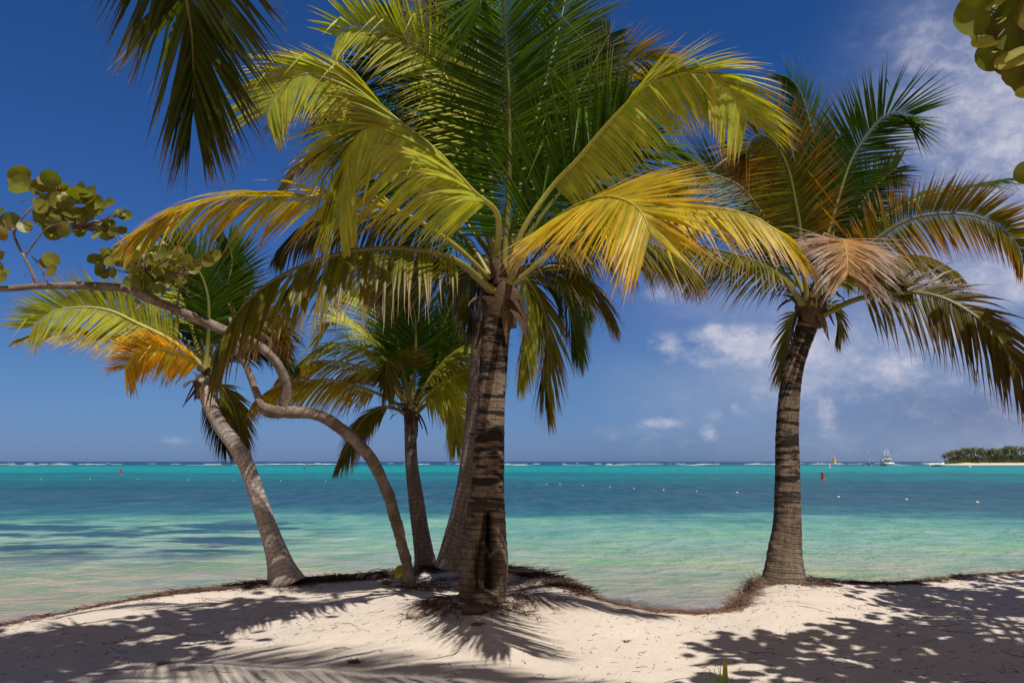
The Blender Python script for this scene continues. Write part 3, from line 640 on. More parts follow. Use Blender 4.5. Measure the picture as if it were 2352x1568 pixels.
# ---- right palm
RD = 10.8
right_specs = [
 fr_([(1880, 735, -.1), (1896, 722, -.15), (1970, 687, -.4), (2069, 672, -.7), (2135, 676, -.9), (2190, 695, -1.05), (2244, 728, -1.2), (2286, 766, -1.3), (2327, 832, -1.4), (2352, 876, -1.4), (2368, 930, -1.4)], (.2, -.55, 1), L=1.05, sty='rust', droop=(1.3, .8), hang=(1.0, .12), a=(60, 12), start=.2, n=88, W=.055, petr=.048, tilt=.3, rag=.12, jit=1.6, len2=.75),
 fr_([(1875, 700, .0), (1940, 610, -.15), (2024, 541, -.3), (2079, 508, -.4), (2134, 493, -.5), (2189, 490, -.6), (2244, 497, -.65), (2299, 523, -.7), (2336, 563, -.75), (2350, 610, -.75)], (.0, -1, .25), L=.72, sty='orange', droop=(.6, .1), hang=(.6, -.2), a=(70, 20), a2=(78, 34), start=.25, n=105, W=.05, jit=1.1, len2=.85),
 fr_([(1868, 700, -.2), (1882, 625, -.7), (1904, 578, -1.3), (1922, 554, -1.8), (1936, 550, -2.2), (1944, 578, -2.5), (1948, 628, -2.65)], (.1, -.3, 1), L=.64, sty='dry', droop=(.55, .5), hang=(.2, .2), a=(86, 44), start=.42, n=110, W=.036, jit=2.0, tilt=.3, len2=1.25, rag=.1, tk=.1),
 fr_([(1870, 690, .1), (1885, 600, .15), (1914, 497, .2), (1951, 380, .2), (1988, 314, .15), (2028, 270, .1), (2061, 259, 0), (2095, 268, -.05)], (0, 1, .25), L=1.05, sty='green', droop=(.15, .2), a=(76, 36), start=.2, n=105, hang=(-.1, -.1), tk=.2),
 fr_([(1855, 690, -.2), (1842, 600, -.35), (1836, 515, -.45), (1826, 460, -.55), (1812, 394, -.65), (1790, 343, -.75), (1768, 317, -.8), (1746, 310, -.85), (1727, 318, -.9), (1712, 350, -.95)], (0, 1, .25), L=.95, sty='orange', droop=(.5, .2), a=(70, 34), start=.2, n=105, hang=(.35, -.12), W=.045, jit=1.3, tk=.2),
 fr_([(1870, 640, .5), (1885, 480, .8), (1872, 340, .95), (1852, 251, 1.0), (1834, 204, 1.0), (1812, 178, .95)], (0, 1, .25), L=.95, sty='green', droop=(.2, .1), hang=(0, -.2), a=(64, 24), start=.25),
 fr_([(1850, 680, .2), (1780, 540, .35), (1712, 439, .4), (1657, 407, .45), (1620, 398, .45), (1583, 403, .45), (1546, 436, .45)], (0, -.9, .45), L=.85, sty='green', droop=(.1, .4), hang=(-.15, .3), a=(60, 30), start=.25, n=90),
 fr_([(1845, 700, -.1), (1800, 642, -.3), (1730, 600, -.5), (1640, 572, -.7), (1570, 565, -.8), (1505, 590, -.85)], UPV, L=.85, sty='olive', droop=(1., 1.1), hang=(.8, .6), a=(58, 14), start=.2, petr=.05),
 fr_([(1848, 715, .2), (1832, 720, .3), (1819, 745, .4), (1810, 795, .45), (1800, 845, .45)], (-.5, -.6, .3), L=.7, sty='olive', droop=(.5, .5), hang=(.25, .25), a=(54, 12), start=.1, n=50),
 fr_([(1880, 680, .5), (1980, 540, .7), (2100, 460, .8), (2200, 432, .8), (2290, 414, .8), (2338, 408, .8)], (0, -.3, 1), L=.7, sty='green', droop=(.4, .5), hang=(.2, .2), a=(40, 10), start=.3),
 fr_([(1868, 690, .2), (1880, 560, .4), (1890, 430, .6), (1920, 320, .7)], AWY, L=1.0, sty='deep', droop=(.2, .2), a=(66, 22), start=.2),
 fr_([(1880, 700, .2), (1960, 628, .3), (2050, 590, .35), (2130, 590, .35), (2200, 625, .35)], UPV, L=.75, sty='olive', droop=(.8, .9), hang=(.6, .5), a=(56, 14), start=.25),
 fr_([(1855, 690, .3), (1800, 590, .5), (1730, 520, .6), (1650, 490, .7), (1580, 510, .8)], (0, -.3, 1), L=.9, sty='deep', droop=(.6, .6), hang=(.4, .4), a=(60, 16), start=.2),
 fr_([(1880, 710, .2), (1910, 700, .3), (1925, 730, .35), (1922, 775, .4)], (.4, -.7, .4), L=.45, sty='olive', droop=(.6, .6), hang=(.3, .3), a=(54, 12), start=.1, n=34),
 fr_([(1865, 690, .4), (1825, 560, .6), (1795, 440, .7), (1785, 330, .8)], AWY, L=.9, sty='deep', droop=(.2, .2), a=(66, 22), start=.15, n=90),
 fr_([(1875, 690, .4), (1930, 560, .6), (1990, 450, .7), (2060, 385, .7)], AWY, L=.9, sty='deep', droop=(.2, .3), a=(66, 22), start=.15, n=90),
 fr_([(1870, 690, .3), (1770, 605, .4), (1670, 590, .5), (1590, 640, .5)], UPV, L=.8, sty='dark', droop=(.8, .8), hang=(.6, .5), a=(58, 14), start=.15),
 fr_([(1872, 700, -.1), (1900, 640, -.3), (1960, 605, -.5), (2030, 615, -.6), (2080, 660, -.6)], (.2, -.4, 1), L=.7, sty='olive', droop=(.7, .7), hang=(.5, .4), a=(60, 16), start=.2, rag=.1),
 fr_([(1858, 690, .3), (1830, 560, .5), (1790, 460, .6), (1730, 400, .6), (1680, 390, .6)], AWY, L=.9, sty='deep', droop=(.2, .3), a=(60, 18), start=.25),
]
rb = at(1800, 1328, RD)
palm(rb, 'coconut palm on the right standing on a root tangled mound of sand',
     [(1800, 1338, RD, 90), (1801, 1312, RD, 84), (1803, 1260, RD, 72), (1808, 1200, RD, 61), (1809, 1100, RD, 55), (1808, 1000, RD, 50), (1812, 920, RD, 47), (1822, 850, RD, 44), (1838, 795, RD, 43), (1855, 745, RD, 47), (1865, 700, RD, 52), (1868, 660, RD, 36)],
     M_tr_main, (1862, 712), RD, right_specs, .17, .5, seed=3, ring=.035)

# ---- left leaning palm
LD = 11.3
left_specs = [
 fr_([(465, 850, -.1), (461, 839, -.15), (421, 817, -.3), (366, 802, -.4), (330, 806, -.45), (304, 822, -.5), (286, 848, -.5)], (-.1, -.9, .3), L=.62, sty='gold', droop=(.05, .35), hang=(-.12, .25), a=(34, 64), ae=(1.1, 1.15), a2=(84, 44), start=.1, W=.046, jit=1.2, n=100, tk=.15),
 fr_([(465, 850, 0), (450, 824, 0), (385, 777, -.1), (311, 740, -.2), (256, 714, -.3), (201, 705, -.4), (146, 709, -.45), (110, 722, -.5), (73, 751, -.5)], (0, -.9, .5), L=.68, sty='lime', droop=(.1, .4), hang=(-.08, .35), a=(58, 34), start=.2, W=.042, n=110, tk=.2),
 fr_([(462, 850, -.1), (440, 828, -.1), (330, 784, -.2), (238, 777, -.3), (165, 762, -.4), (110, 760, -.4), (42, 779, -.4)], (0, -.5, 1), L=.45, sty='yellow', droop=(.5, .5), hang=(.3, .3), a=(52, 14), start=.3, W=.038),
 fr_([(465, 840, .2), (454, 821, .2), (403, 755, .3), (348, 714, .4), (293, 678, .4), (220, 664, .4), (175, 670, .4)], (0, -.2, 1), L=.8, sty='deep', droop=(.5, .6), hang=(.3, .4), a=(60, 14), start=.2),
 fr_([(470, 850, -.1), (476, 802, -.1), (480, 729, -.2), (476, 674, -.25), (458, 625, -.3), (421, 583, -.35), (390, 566, -.4)], (0, 1, .3), L=.85, sty='fresh', droop=(.2, .2), a=(68, 22), start=.2),
 fr_([(475, 850, 0), (492, 770, 0), (515, 680, 0), (533, 605, 0), (524, 552, 0)], (0, 1, .3), L=.75, sty='green', droop=(.15, .15), a=(62, 20), start=.25),
 fr_([(480, 860, 0), (549, 766, 0), (604, 740, 0), (634, 766, 0), (648, 806, 0)], (.2, -.8, .6), L=.62, sty='orange', droop=(.5, .5), hang=(.2, .3), a=(60, 14), start=.25),
 fr_([(480, 870, .2), (550, 815, .3), (620, 800, .3), (672, 835, .3)], (0, -.4, 1), L=.65, sty='deep', droop=(.5, .6), hang=(.2, .3), a=(60, 14), start=.25),
 fr_([(475, 890, .1), (505, 885, .2), (535, 930, .25), (548, 985, .3), (552, 1020, .3)], (.3, -.8, .3), L=.62, sty='olive', droop=(.6, .6), hang=(.35, .35), a=(50, 10), start=.15, n=60),
 fr_([(470, 890, .4), (480, 900, .5), (500, 960, .6), (520, 1030, .6)], (-.2, -.8, .3), L=.55, sty='dark', droop=(.6, .6), hang=(.35, .35), a=(55, 12), start=.1, n=55),
 fr_([(465, 840, .2), (430, 720, .3), (390, 630, .3), (345, 580, .3), (305, 560, .3)], (0, -.4, 1), L=.6, sty='lime', droop=(.3, .4), hang=(.1, .2), a=(60, 16), start=.3),
 fr_([(470, 850, .2), (455, 740, .3), (430, 660, .3), (415, 600, .3)], AWY, L=.75, sty='deep', droop=(.2, .2), a=(60, 20), start=.2),
 fr_([(478, 855, .2), (520, 760, .3), (570, 720, .4), (620, 720, .4), (665, 770, .4)], AWY, L=.7, sty='green', droop=(.4, .4), hang=(.1, .1), a=(60, 18), start=.2),
 fr_([(470, 860, .1), (430, 790, .2), (370, 740, .25), (300, 725, .3), (240, 745, .3)], UPV, L=.8, sty='deep', droop=(.7, .7), hang=(.3, .3), a=(60, 18), start=.2),
]
lb = at(655, 1336, 11.0)
palm(lb, 'slender pale coconut palm leaning left over the water on the left side',
     [(658, 1342, 11.0, 80), (650, 1318, 11.0, 68), (638, 1278, 11.0, 52), (622, 1230, 11., 42), (600, 1165, 11.05, 37), (578, 1100, 11.1, 35), (560, 1055, 11.15, 34), (535, 1015, 11.2, 34), (508, 980, 11.25, 32), (486, 940, 11.3, 31), (470, 900, LD, 31), (464, 860, LD, 30)],
     M_tr_left, (465, 888), LD, left_specs, .10, .34, seed=4)

# ---- small palm further back
SD = 12.2
small_specs = [
 fr_([(944, 938, -.2), (953, 846, -.3), (955, 773, -.4), (953, 722, -.5), (940, 688, -.6), (922, 688, -.65)], (0, 1, .3), L=.72, sty='fresh', droop=(.2, .2), a=(66, 24), start=.12, n=70),
 fr_([(941, 920, .1), (904, 810, .2), (875, 748, .2), (845, 700, .2), (812, 684, .2), (785, 700, .2)], (0, -.5, .8), L=.6, sty='lime', droop=(.3, .3), a=(60, 16), start=.25, W=.038),
 fr_([(933, 927, -.1), (889, 817, -.2), (831, 766, -.3), (794, 740, -.35), (765, 737, -.4), (739, 762, -.4)], (-.1, -.2, 1), L=.68, sty='lime', droop=(.4, .5), hang=(.25, .3), a=(66, 14), start=.25),
 fr_([(926, 920, -.1), (870, 860, -.2), (801, 835, -.3), (739, 828, -.4), (691, 839, -.45), (651, 856, -.5)], UPV, L=.6, sty='yellow', droop=(.7, .8), hang=(.6, .5), a=(55, 12), start=.25, W=.036),
 fr_([(922, 934, -.1), (886, 912, -.2), (831, 890, -.35), (757, 872, -.5), (684, 876, -.6), (629, 890, -.7), (587, 918, -.7)], UPV, L=.62, sty='yellow', droop=(.9, 1.), hang=(.8, .7), a=(56, 12), start=.2),
 fr_([(941, 920, -.3), (925, 850, -.6), (905, 825, -.8), (893, 828, -.9), (888, 860, -.95), (886, 895, -.95)], (-.1, -.8, .7), L=.5, sty='olive', droop=(.4, .4), hang=(.15, .15), a=(84, 40), start=.4, n=80, W=.038, tk=.2),
 fr_([(955, 942, -.2), (995, 894, -.35), (1032, 868, -.45), (1069, 857, -.5), (1098, 860, -.5)], (0, -.6, 1), L=.68, sty='lime', droop=(.8, .8), hang=(.6, .4), a=(60, 14), start=.2),
 fr_([(950, 920, .0), (995, 857, 0), (1043, 813, 0), (1087, 788, 0), (1124, 775, 0)], (0, 1, .3), L=.62, sty='fresh', droop=(.2, .3), hang=(0, 0), a=(60, 20), start=.2),
 fr_([(959, 945, -.1), (995, 920, -.2), (1030, 927, -.25), (1047, 967, -.3), (1048, 1015, -.3)], (.3, -.7, .6), L=.52, sty='lime', droop=(.7, .7), hang=(.4, .4), a=(50, 10), start=.25),
 fr_([(930, 948, -.1), (900, 936, -.2), (867, 938, -.3), (831, 967, -.4), (801, 1022, -.5), (780, 1060, -.5)], (-.3, -.6, .7), L=.5, sty='olive', droop=(.8, .8), hang=(.5, .5), a=(50, 10), start=.2),
 fr_([(955, 920, .3), (990, 810, .4), (1025, 730, .5), (1055, 650, .5)], AWY, L=.55, sty='deep', droop=(.2, .2), a=(50, 18), start=.25),
 fr_([(940, 925, .2), (900, 870, .3), (850, 850, .4), (790, 870, .4)], UPV, L=.6, sty='deep', droop=(.6, .6), hang=(.4, .4), a=(60, 14), start=.2),
 fr_([(952, 930, .1), (1000, 880, .2), (1050, 850, .3), (1100, 850, .3)], (0, -.3, 1), L=.6, sty='lime', droop=(.6, .6), hang=(.4, .4), a=(60, 14), start=.2),
 fr_([(945, 920, .2), (935, 800, .3), (925, 720, .4), (905, 650, .4)], AWY, L=.6, sty='deep', droop=(.2, .2), a=(60, 20), start=.2),
 fr_([(935, 925, -.2), (880, 850, -.3), (820, 800, -.4), (760, 790, -.45), (710, 815, -.5)], (-.1, -.3, 1), L=.6, sty='lime', droop=(.5, .6), hang=(.35, .35), a=(62, 16), start=.2),
 fr_([(955, 925, -.2), (1000, 850, -.3), (1050, 810, -.4), (1100, 810, -.45), (1140, 850, -.5)], (.1, -.3, 1), L=.6, sty='lime', droop=(.5, .6), hang=(.35, .35), a=(62, 16), start=.2),
 fr_([(942, 930, -.1), (915, 800, -.15), (895, 700, -.2), (890, 640, -.2)], AWY, L=.6, sty='fresh', droop=(.2, .2), a=(60, 20), start=.2),
]
sb = at(978, 1303, SD)
palm(sb, 'small coconut palm with a thin grey trunk between the curved tree and the thick palm',
     [(978, 1308, SD, 50), (975, 1280, SD, 44), (966, 1220, SD, 38), (955, 1140, SD, 34), (946, 1070, SD, 29), (943, 1010, SD, 27), (944, 970, SD, 30), (946, 935, SD, 26)],
     M_tr_back, (945, 965), SD, small_specs, .10, .42, seed=5, Lk=1.2)

# ---- overhanging palm: crown above the frame, trunk off to the left of the viewer
TPc = Vector((-2.55, 4.2, 7.2))
tp = empty('coconut_palm', (-4.3, 3.2, .95)); tag(tp, 'nearest palm of which one dark frond hangs into the top left', 'palm tree')
mbt = MB(); Q, _ = spline([(-4.3, 3.2, .85), (-4.15, 3.2, 2.2), (-3.8, 3.35, 4.2), (-3.1, 3.8, 6.0), (-2.6, 4.15, 7.2)], 120)
tube(mbt, Q, lambda t: .20 - .07 * t + .08 * max(0, .08 - t) / .08, 28, col=(1, 1, 1), uvk=True)
mbt.build('trunk', M_tr_back, tp); sheath(tp, TPc, .17, .5, 77)
Pq = [TPc + Vector((0, 0, .1)), Vector((-2.55, 4.9, 7.35)), at(415, -120, 5.5), at(428, 0, 5.85), at(440, 73, 5.95), at(444, 147, 6.0), at(446, 205, 6.03), at(445, 255, 6.05)]
frond(tp, Pq, (0, .6, 1), L=1.2, sty='shade', tk=.3, droop=(.2, .2), hang=(.15, .15), a=(56, 14), start=.25, seed=900, n=105, W=.05, tilt=.25)
def free_frond(parent, c, az, el, length, L, sty, seed, end_el=-60, margin=60):
    """arching frond from crown c; dropped if it would hang into the picture"""
    p = np.array(c, dtype=float) + np.array((0, 0, .1)); pts = [p.copy()]; n = 8
    for i in range(n):
        e = math.radians(lerp(el, end_el, (i / (n - 1)) ** 1.3))
        p = p + np.array((math.cos(az) * math.cos(e), math.sin(az) * math.cos(e), math.sin(e))) * length / n; pts.append(p.copy())
    for i, q in enumerate(pts):
        r = proj(q)
        if r is None: continue
        m = margin + L * F / max(q[1], .5) * .75 * (1 if i > 1 else 0)
        if -m < r[0] < 2352 + m and -m < r[1] < 1568: return False
    for q in pts[2:]:
        q = np.array(q); g = q - np.array(SUN) * (q[2] - 1) / SUN.z; r = proj(g)
        if r and 560 < r[0] < 2000 and r[1] > 1350: return False
    frond(parent, pts, (0, 0, 1), L=L, sty=sty, droop=(.5, .5), hang=(.3, .3), a=(62, 16), start=.2, seed=seed, n=60, W=.05)
    return True
k_ = 0
for i in range(22):
    if free_frond(tp, TPc, i * 2.399 + .5, 50 - (i % 5) * 14, 4.2, 1.0, ('green', 'olive', 'deep')[i % 3], 910 + i, -25 - (i % 3) * 15): k_ += 1
print('overhead fronds', k_)
# the frond whose shadow crosses the foreground
frond(tp, [TPc + Vector((0, 0, .1)), (-1.9, 4.0, 7.6), (-.9, 3.8, 7.8), (.1, 3.65, 7.7), (1.1, 3.55, 7.45), (2.0, 3.5, 7.1), (2.7, 3.5, 6.7)], (0, 0, 1), L=1.0, sty='green', droop=(.35, .35), hang=(.15, .15), a=(62, 16), start=.3, seed=990, n=90, W=.05)
frond(tp, [TPc + Vector((0, 0, .1)), (-2.9, 3.7, 7.4), (-3.3, 3.1, 7.3), (-3.8, 2.6, 6.9), (-4.4, 2.2, 6.2)], (0, 0, 1), L=1.0, sty='olive', droop=(.35, .35), hang=(.15, .15), a=(58, 14), start=.12, seed=991, n=70, W=.05)

# ------------------------------------------------------------------ sea-grape trees
def grape_leaf(mb, p, nrm, stemdir, r, rnd, col=None):
    nrm = np.array(nrm, dtype=float); nrm /= np.linalg.norm(nrm)
    a = np.array(stemdir, dtype=float); a -= nrm * np.dot(a, nrm); l = np.linalg.norm(a)
    if l < 1e-3: a = np.array((1., 0, 0)) - nrm * nrm[0]; l = np.linalg.norm(a)
    a /= l; b = np.cross(nrm, a); K = 16
    if col is None:
        g = rnd.random(); col = mix((.13, .16, .018), (.24, .23, .03), g) if rnd.random() < .9 else mix((.28, .25, .03), (.26, .16, .03), rnd.random() * .6)
    edge = mix(col, (.30, .10, .04), rnd.choice((0, 0, 0, .12, .4)))
    cup = rnd.uniform(-.10, .25) * r; fold = rnd.uniform(0, .35); V = []; Cc = []
    p = np.array(p, dtype=float)
    V.append(tuple(p)); Cc.append(mix(col, (.35, .22, .08), .45))
    for ring, rr in ((0, .5), (1, 1.)):
        for k in range(K):
            t = 2 * math.pi * k / K
            rad = r * rr * (1 + .05 * math.sin(2 * t + 1) ) * (1 - .22 * math.exp(-((((t + math.pi) % (2 * math.pi)) - 0.) ** 2) * 0) * 0)
            x = math.cos(t); y = math.sin(t)
            if k == K // 2 and ring: rad *= .78                # notch at the stem
            q = p + a * x * rad + b * y * rad * 1.04 + nrm * (cup * rr * rr + fold * abs(y) * rad + .02 * r * math.sin(5 * t + r * 90) * rr)
            V.append(tuple(q)); Cc.append(edge if ring else mix(col, edge, .12))
    Fq = [(0, 1 + k, 1 + (k + 1) % K) for k in range(K)] + [(1 + k, 1 + K + k, 1 + K + (k + 1) % K, 1 + (k + 1) % K) for k in range(K)]
    mb.add(V, Fq, Cc)
    return p - a * r * .8
def twig(mb, pts, r0, r1, col=(.17, .11, .085), seg=5):
    Q, _ = spline(pts, 4 * len(pts)); tube(mb, Q, lambda t: lerp(r0, r1, t), seg, (0.3, 1, .2), col=col)

G = empty('sea_grape_tree', at(938, 1322, 10.6)); tag(G, 'twisted sea grape tree arching left with round leaves over the water', 'tree')
def gp(l): return [at(*q) for q in l]
def limb(name, lst, parent, seg=18):
    P = []
    for (X, Y, d, w) in lst: p = at(X, Y, d); P.append((p.x, p.y, p.z, w * .39 * d / F / cT))
    Q, L = spline(P, max(24, len(P) * 14)); m = MB(); rad = Q[:, 3]
    nn = len(Q)
    rad = [rad[i] * (1 + .10 * ns(i * .30, w) + .09 * ns(i * .9, 4.)) for i in range(nn)]
    tube(m, Q[:, :3], rad, seg, (0, 1, 0), bump=.30, seed=len(lst)); 
    return m.build(name, M_bark, parent)
GT = limb('trunk', [(940, 1332, 10.6, 36), (935, 1300, 10.55, 29), (921, 1240, 10.5, 30), (905, 1180, 10.4, 32), (885, 1120, 10.3, 33), (856, 1060, 10.2, 33), (815, 1010, 10.1, 32), (765, 970, 10.0, 33), (715, 950, 9.9, 33), (670, 945, 9.8, 36), (625, 944, 9.75, 36), (598, 934, 9.72, 30)], G)
limb('branch', [(652, 950, 9.8, 34), (656, 915, 9.75, 30), (656, 880, 9.7, 27), (640, 840, 9.6, 25), (612, 808, 9.5, 25), (575, 782, 9.4, 25), (525, 762, 9.3, 28), (470, 740, 9.15, 27), (405, 712, 9.0, 27), (340, 684, 8.8, 26), (290, 664, 8.7, 25), (235, 658, 8.6, 23), (160, 656, 8.5, 21), (90, 657, 8.4, 19), (0, 664, 8.3, 18), (-120, 670, 8.2, 16), (-300, 640, 8.0, 12)], G)
limb('branch', [(606, 940, 9.72, 26), (590, 905, 9.75, 21), (578, 870, 9.8, 19), (562, 835, 9.85, 18), (548, 812, 9.9, 17), (540, 770, 10., 13), (528, 730, 10.1, 10)], G, 12)
limb('branch', [(86, 655, 8.4, 12), (66, 610, 8.38, 9), (40, 560, 8.35, 8), (33, 530, 8.3, 8), (60, 490, 8.3, 6), (84, 470, 8.3, 5)], G, 8)
limb('branch', [(33, 532, 8.3, 7), (5, 505, 8.3, 6), (-40, 480, 8.3, 5)], G, 8)
limb('branch', [(108, 645, 8.4, 6), (92, 610, 8.4, 5), (72, 588, 8.42, 3)], G, 8)
limb('branch', [(60, 585, 8.36, 6), (85, 550, 8.3, 5), (115, 520, 8.25, 4), (170, 510, 8.2, 3)], G, 8)
limb('branch', [(340, 684, 8.8, 9), (328, 658, 8.75, 6), (300, 630, 8.7, 5), (270, 620, 8.65, 3)], G, 8)
limb('branch', [(404, 710, 9.0, 10), (410, 680, 8.95, 7), (408, 650, 8.9, 5), (380, 625, 8.85, 4), (350, 615, 8.8, 3)], G, 8)
limb('branch', [(275, 560, 8.4, 5), (262, 540, 8.4, 5), (235, 520, 8.4, 4), (205, 512, 8.35, 4), (170, 505, 8.3, 3)], G, 8)
limb('branch', [(312, 690, 8.75, 12), (322, 700, 8.7, 8), (310, 712, 8.65, 4)], G, 8)
rnd = random.Random(5)
CL = [  # cluster: leaf centres in the photo (X, Y, size px)
 [(48, 425, 27), (112, 412, 26), (140, 437, 22), (180, 445, 26), (85, 430, 19), (222, 475, 22), (150, 455, 18), (110, 465, 22), (95, 495, 24), (135, 480, 20), (205, 462, 20), (170, 478, 20)],
 [(120, 530, 22), (150, 525, 18), (190, 528, 20), (215, 490, 22), (225, 520, 16), (240, 535, 18), (160, 500, 18), (180, 505, 18), (130, 505, 18), (105, 515, 18), (268, 490, 17), (250, 520, 18), (262, 530, 14)],
 [(24, 508, 22), (58, 522, 17), (8, 535, 18), (0, 490, 16), (-20, 520, 20)],
 [(116, 598, 20), (122, 622, 15), (104, 602, 14)],
 [(0, 585, 14), (8, 630, 18), (6, 640, 16), (-12, 610, 18)],
 [(232, 612, 16), (245, 580, 15), (272, 580, 22), (235, 585, 13), (300, 583, 17), (275, 598, 16), (228, 620, 14), (240, 630, 12), (252, 600, 14)],
 [(300, 600, 18), (315, 590, 16), (320, 620, 16), (345, 600, 15), (370, 585, 18), (385, 600, 16), (330, 640, 18), (305, 615, 15), (350, 630, 16), (372, 615, 16), (315, 650, 14)],
 [(400, 590, 16), (430, 600, 18), (480, 592, 19), (410, 612, 18), (395, 625, 16), (380, 640, 16), (365, 665, 15), (345, 655, 18), (425, 620, 14), (440, 612, 12), (360, 640, 16), (395, 650, 14)],
]
for ci, cl_ in enumerate(CL):
    m = MB(); tm = MB(); n_ = len(cl_); ax = sum(q[0] for q in cl_) / n_; ay = sum(q[1] for q in cl_) / n_
    dc = 8.25 + clamp((ax - 60) / 400) * .6
    core = at(ax, ay + 6, dc)
    ext = [(X + rnd.gauss(0, 13), Y + rnd.gauss(0, 11), r * rnd.uniform(.75, 1.)) for (X, Y, r) in cl_ for _ in range(2) if rnd.random() < (.75 if n_ > 6 else 0)]
    for (X, Y, r) in cl_ + ext:
        d = dc + rnd.uniform(-.18, .18); p = at(X, Y, d)
        nrm = Vector((rnd.gauss(0, .45), -1 + rnd.gauss(0, .3), rnd.gauss(.1, .6)))
        st = grape_leaf(m, p, nrm, (rnd.gauss((X - ax) / 60, .5), 0, rnd.gauss((ay - Y) / 60 - .3, .5)), r * d / F * 1.0, rnd)
        twig(tm, [core, (core + Vector(st)) * .5 + Vector((rnd.gauss(0, .03), rnd.gauss(0, .03), rnd.gauss(0, .03))), Vector(st)], .007, .004)
    for q in range(3):                                         # bare flower spikes
        s0 = at(rnd.choice(cl_)[0], rnd.choice(cl_)[1], dc)
        twig(tm, [s0, s0 + Vector((rnd.gauss(0, .05), 0, rnd.gauss(.02, .05))), s0 + Vector((rnd.gauss(0, .12), 0, rnd.gauss(-.02, .1)))], .004, .002)
    o = m.build('leaf_cluster', M_grape, G); tm.build('twig', M_wood, o)

def clear_path(p0, p1):
    for lift in (.1, .5, 1., 1.6, 2.3, 3.2):
        mid = (p0 + p1) * .5 + Vector((0, 0, lift)); ok = True
        Q, _ = spline([p0, mid, p1], 14)
        for q in Q:
            r = proj(q)
            if r and -15 < r[0] < 2367 and -15 < r[1] < 1568: ok = False; break
        if ok: return [p0, mid, p1]
    return None
def canopy(root, trunkpts, poly, nclu, seed, hmin, hmax, per=9, rleaf=.095, edge=None, holes=.12, spread=.28):
    """sea-grape canopy overhead, out of the picture, shading the sand region poly (photo coordinates)"""
    rnd = random.Random(seed); P = [Vector(p) for p in trunkpts]
    m = MB(); Q, _ = spline(trunkpts, 60); tube(m, Q, lambda t: .15 - .06 * t, 14, (0, 1, 0), bump=.2, seed=seed); m.build('trunk', M_bark, root)
    top = P[-1]; xs_ = [q[0] for q in poly]; ys_ = [q[1] for q in poly]; out = 0; tries = 0; groups = {}
    def inside(x, y):
        c = False; j = len(poly) - 1
        for i in range(len(poly)):
            if (poly[i][1] > y) != (poly[j][1] > y) and x < (poly[j][0] - poly[i][0]) * (y - poly[i][1]) / (poly[j][1] - poly[i][1]) + poly[i][0]: c = not c
            j = i
        return c
    cl = []
    while len(cl) < nclu and tries < nclu * 30:
        tries += 1
        X = rnd.uniform(min(xs_), max(xs_)); Y = rnd.uniform(min(ys_), max(ys_))
        # even out by ground area: far rows cover more sand per pixel
        if rnd.random() > ((1313 - HZ + 20) / (Y - HZ)) ** 1.6: continue
        if not inside(X, Y): continue
        g = at(X, Y, 1.6 * F / (Y - HZ) * 1.0)
        g = ground(X, Y) if Y < 1568 else g
        h = rnd.uniform(hmin, hmax); c = None
        for _ in range(24):
            c = g + SUN * (h / SUN.z); r = proj(c)
            if r is None or not (-130 < r[0] < 2480 and -130 < r[1] < 1600): break
            h += .3
        else: continue
        cl.append(c)
    cl.sort(key=lambda c: math.atan2((c - top).y, (c - top).x))
    nb = max(1, len(cl) // 12)
    for bi in range(nb):
        part = cl[bi * len(cl) // nb:(bi + 1) * len(cl) // nb]
        m = MB(); tm = MB(); cen = sum(part, Vector()) / len(part)
        br = MB(); pth = clear_path(top, cen) or [top, top + (cen - top) * .1, top + (cen - top) * .2]; twig(br, pth, .045, .016, (.2, .15, .12), 7)
        for c in part:
            pth = clear_path(cen, c)
            if pth: twig(tm, pth, .013, .006)
            for _ in range(per):
                p = c + Vector((rnd.gauss(0, spread), rnd.gauss(0, spread), rnd.gauss(0, spread * .6)))
                r = proj(p)
                if r and -40 < r[0] < 2392 and -40 < r[1] < 1568: continue
                grape_leaf(m, p, (rnd.gauss(0, .5), rnd.gauss(0, .5) - .3, 1), (rnd.gauss(0, 1), rnd.gauss(0, 1), 0), rleaf * rnd.uniform(.7, 1.15), rnd)
        b = br.build('branch', M_bark, root); o = m.build('leaf_cluster', M_grape, root); tm.build('twig', M_wood, o)
H = empty('sea_grape_tree', (6.0, 2.0, .95)); tag(H, 'near sea grape tree whose big round leaves fill the top right corner', 'tree')
polyR = [(1880, 1338), (2020, 1336), (2400, 1322), (2750, 1330), (2750, 1640), (1780, 1640), (1640, 1560), (1850, 1545), (1740, 1520), (1600, 1505), (1500, 1498), (1620, 1488), (1850, 1484), (1760, 1470), (2010, 1462), (1900, 1440), (2060, 1425), (2150, 1405), (1970, 1393), (2080, 1375), (1950, 1358)]
canopy(H, [(6.0, 2.0, .8), (6.2, 2.2, 2.5), (5.7, 2.6, 4.5), (5.2, 3.0, 6.2)], polyR, 260, 11, 3.4, 5.2, per=14, rleaf=.085, spread=.21)
m = MB(); tm = MB(); rnd = random.Random(8); core = at(2330, 40, 5.0)
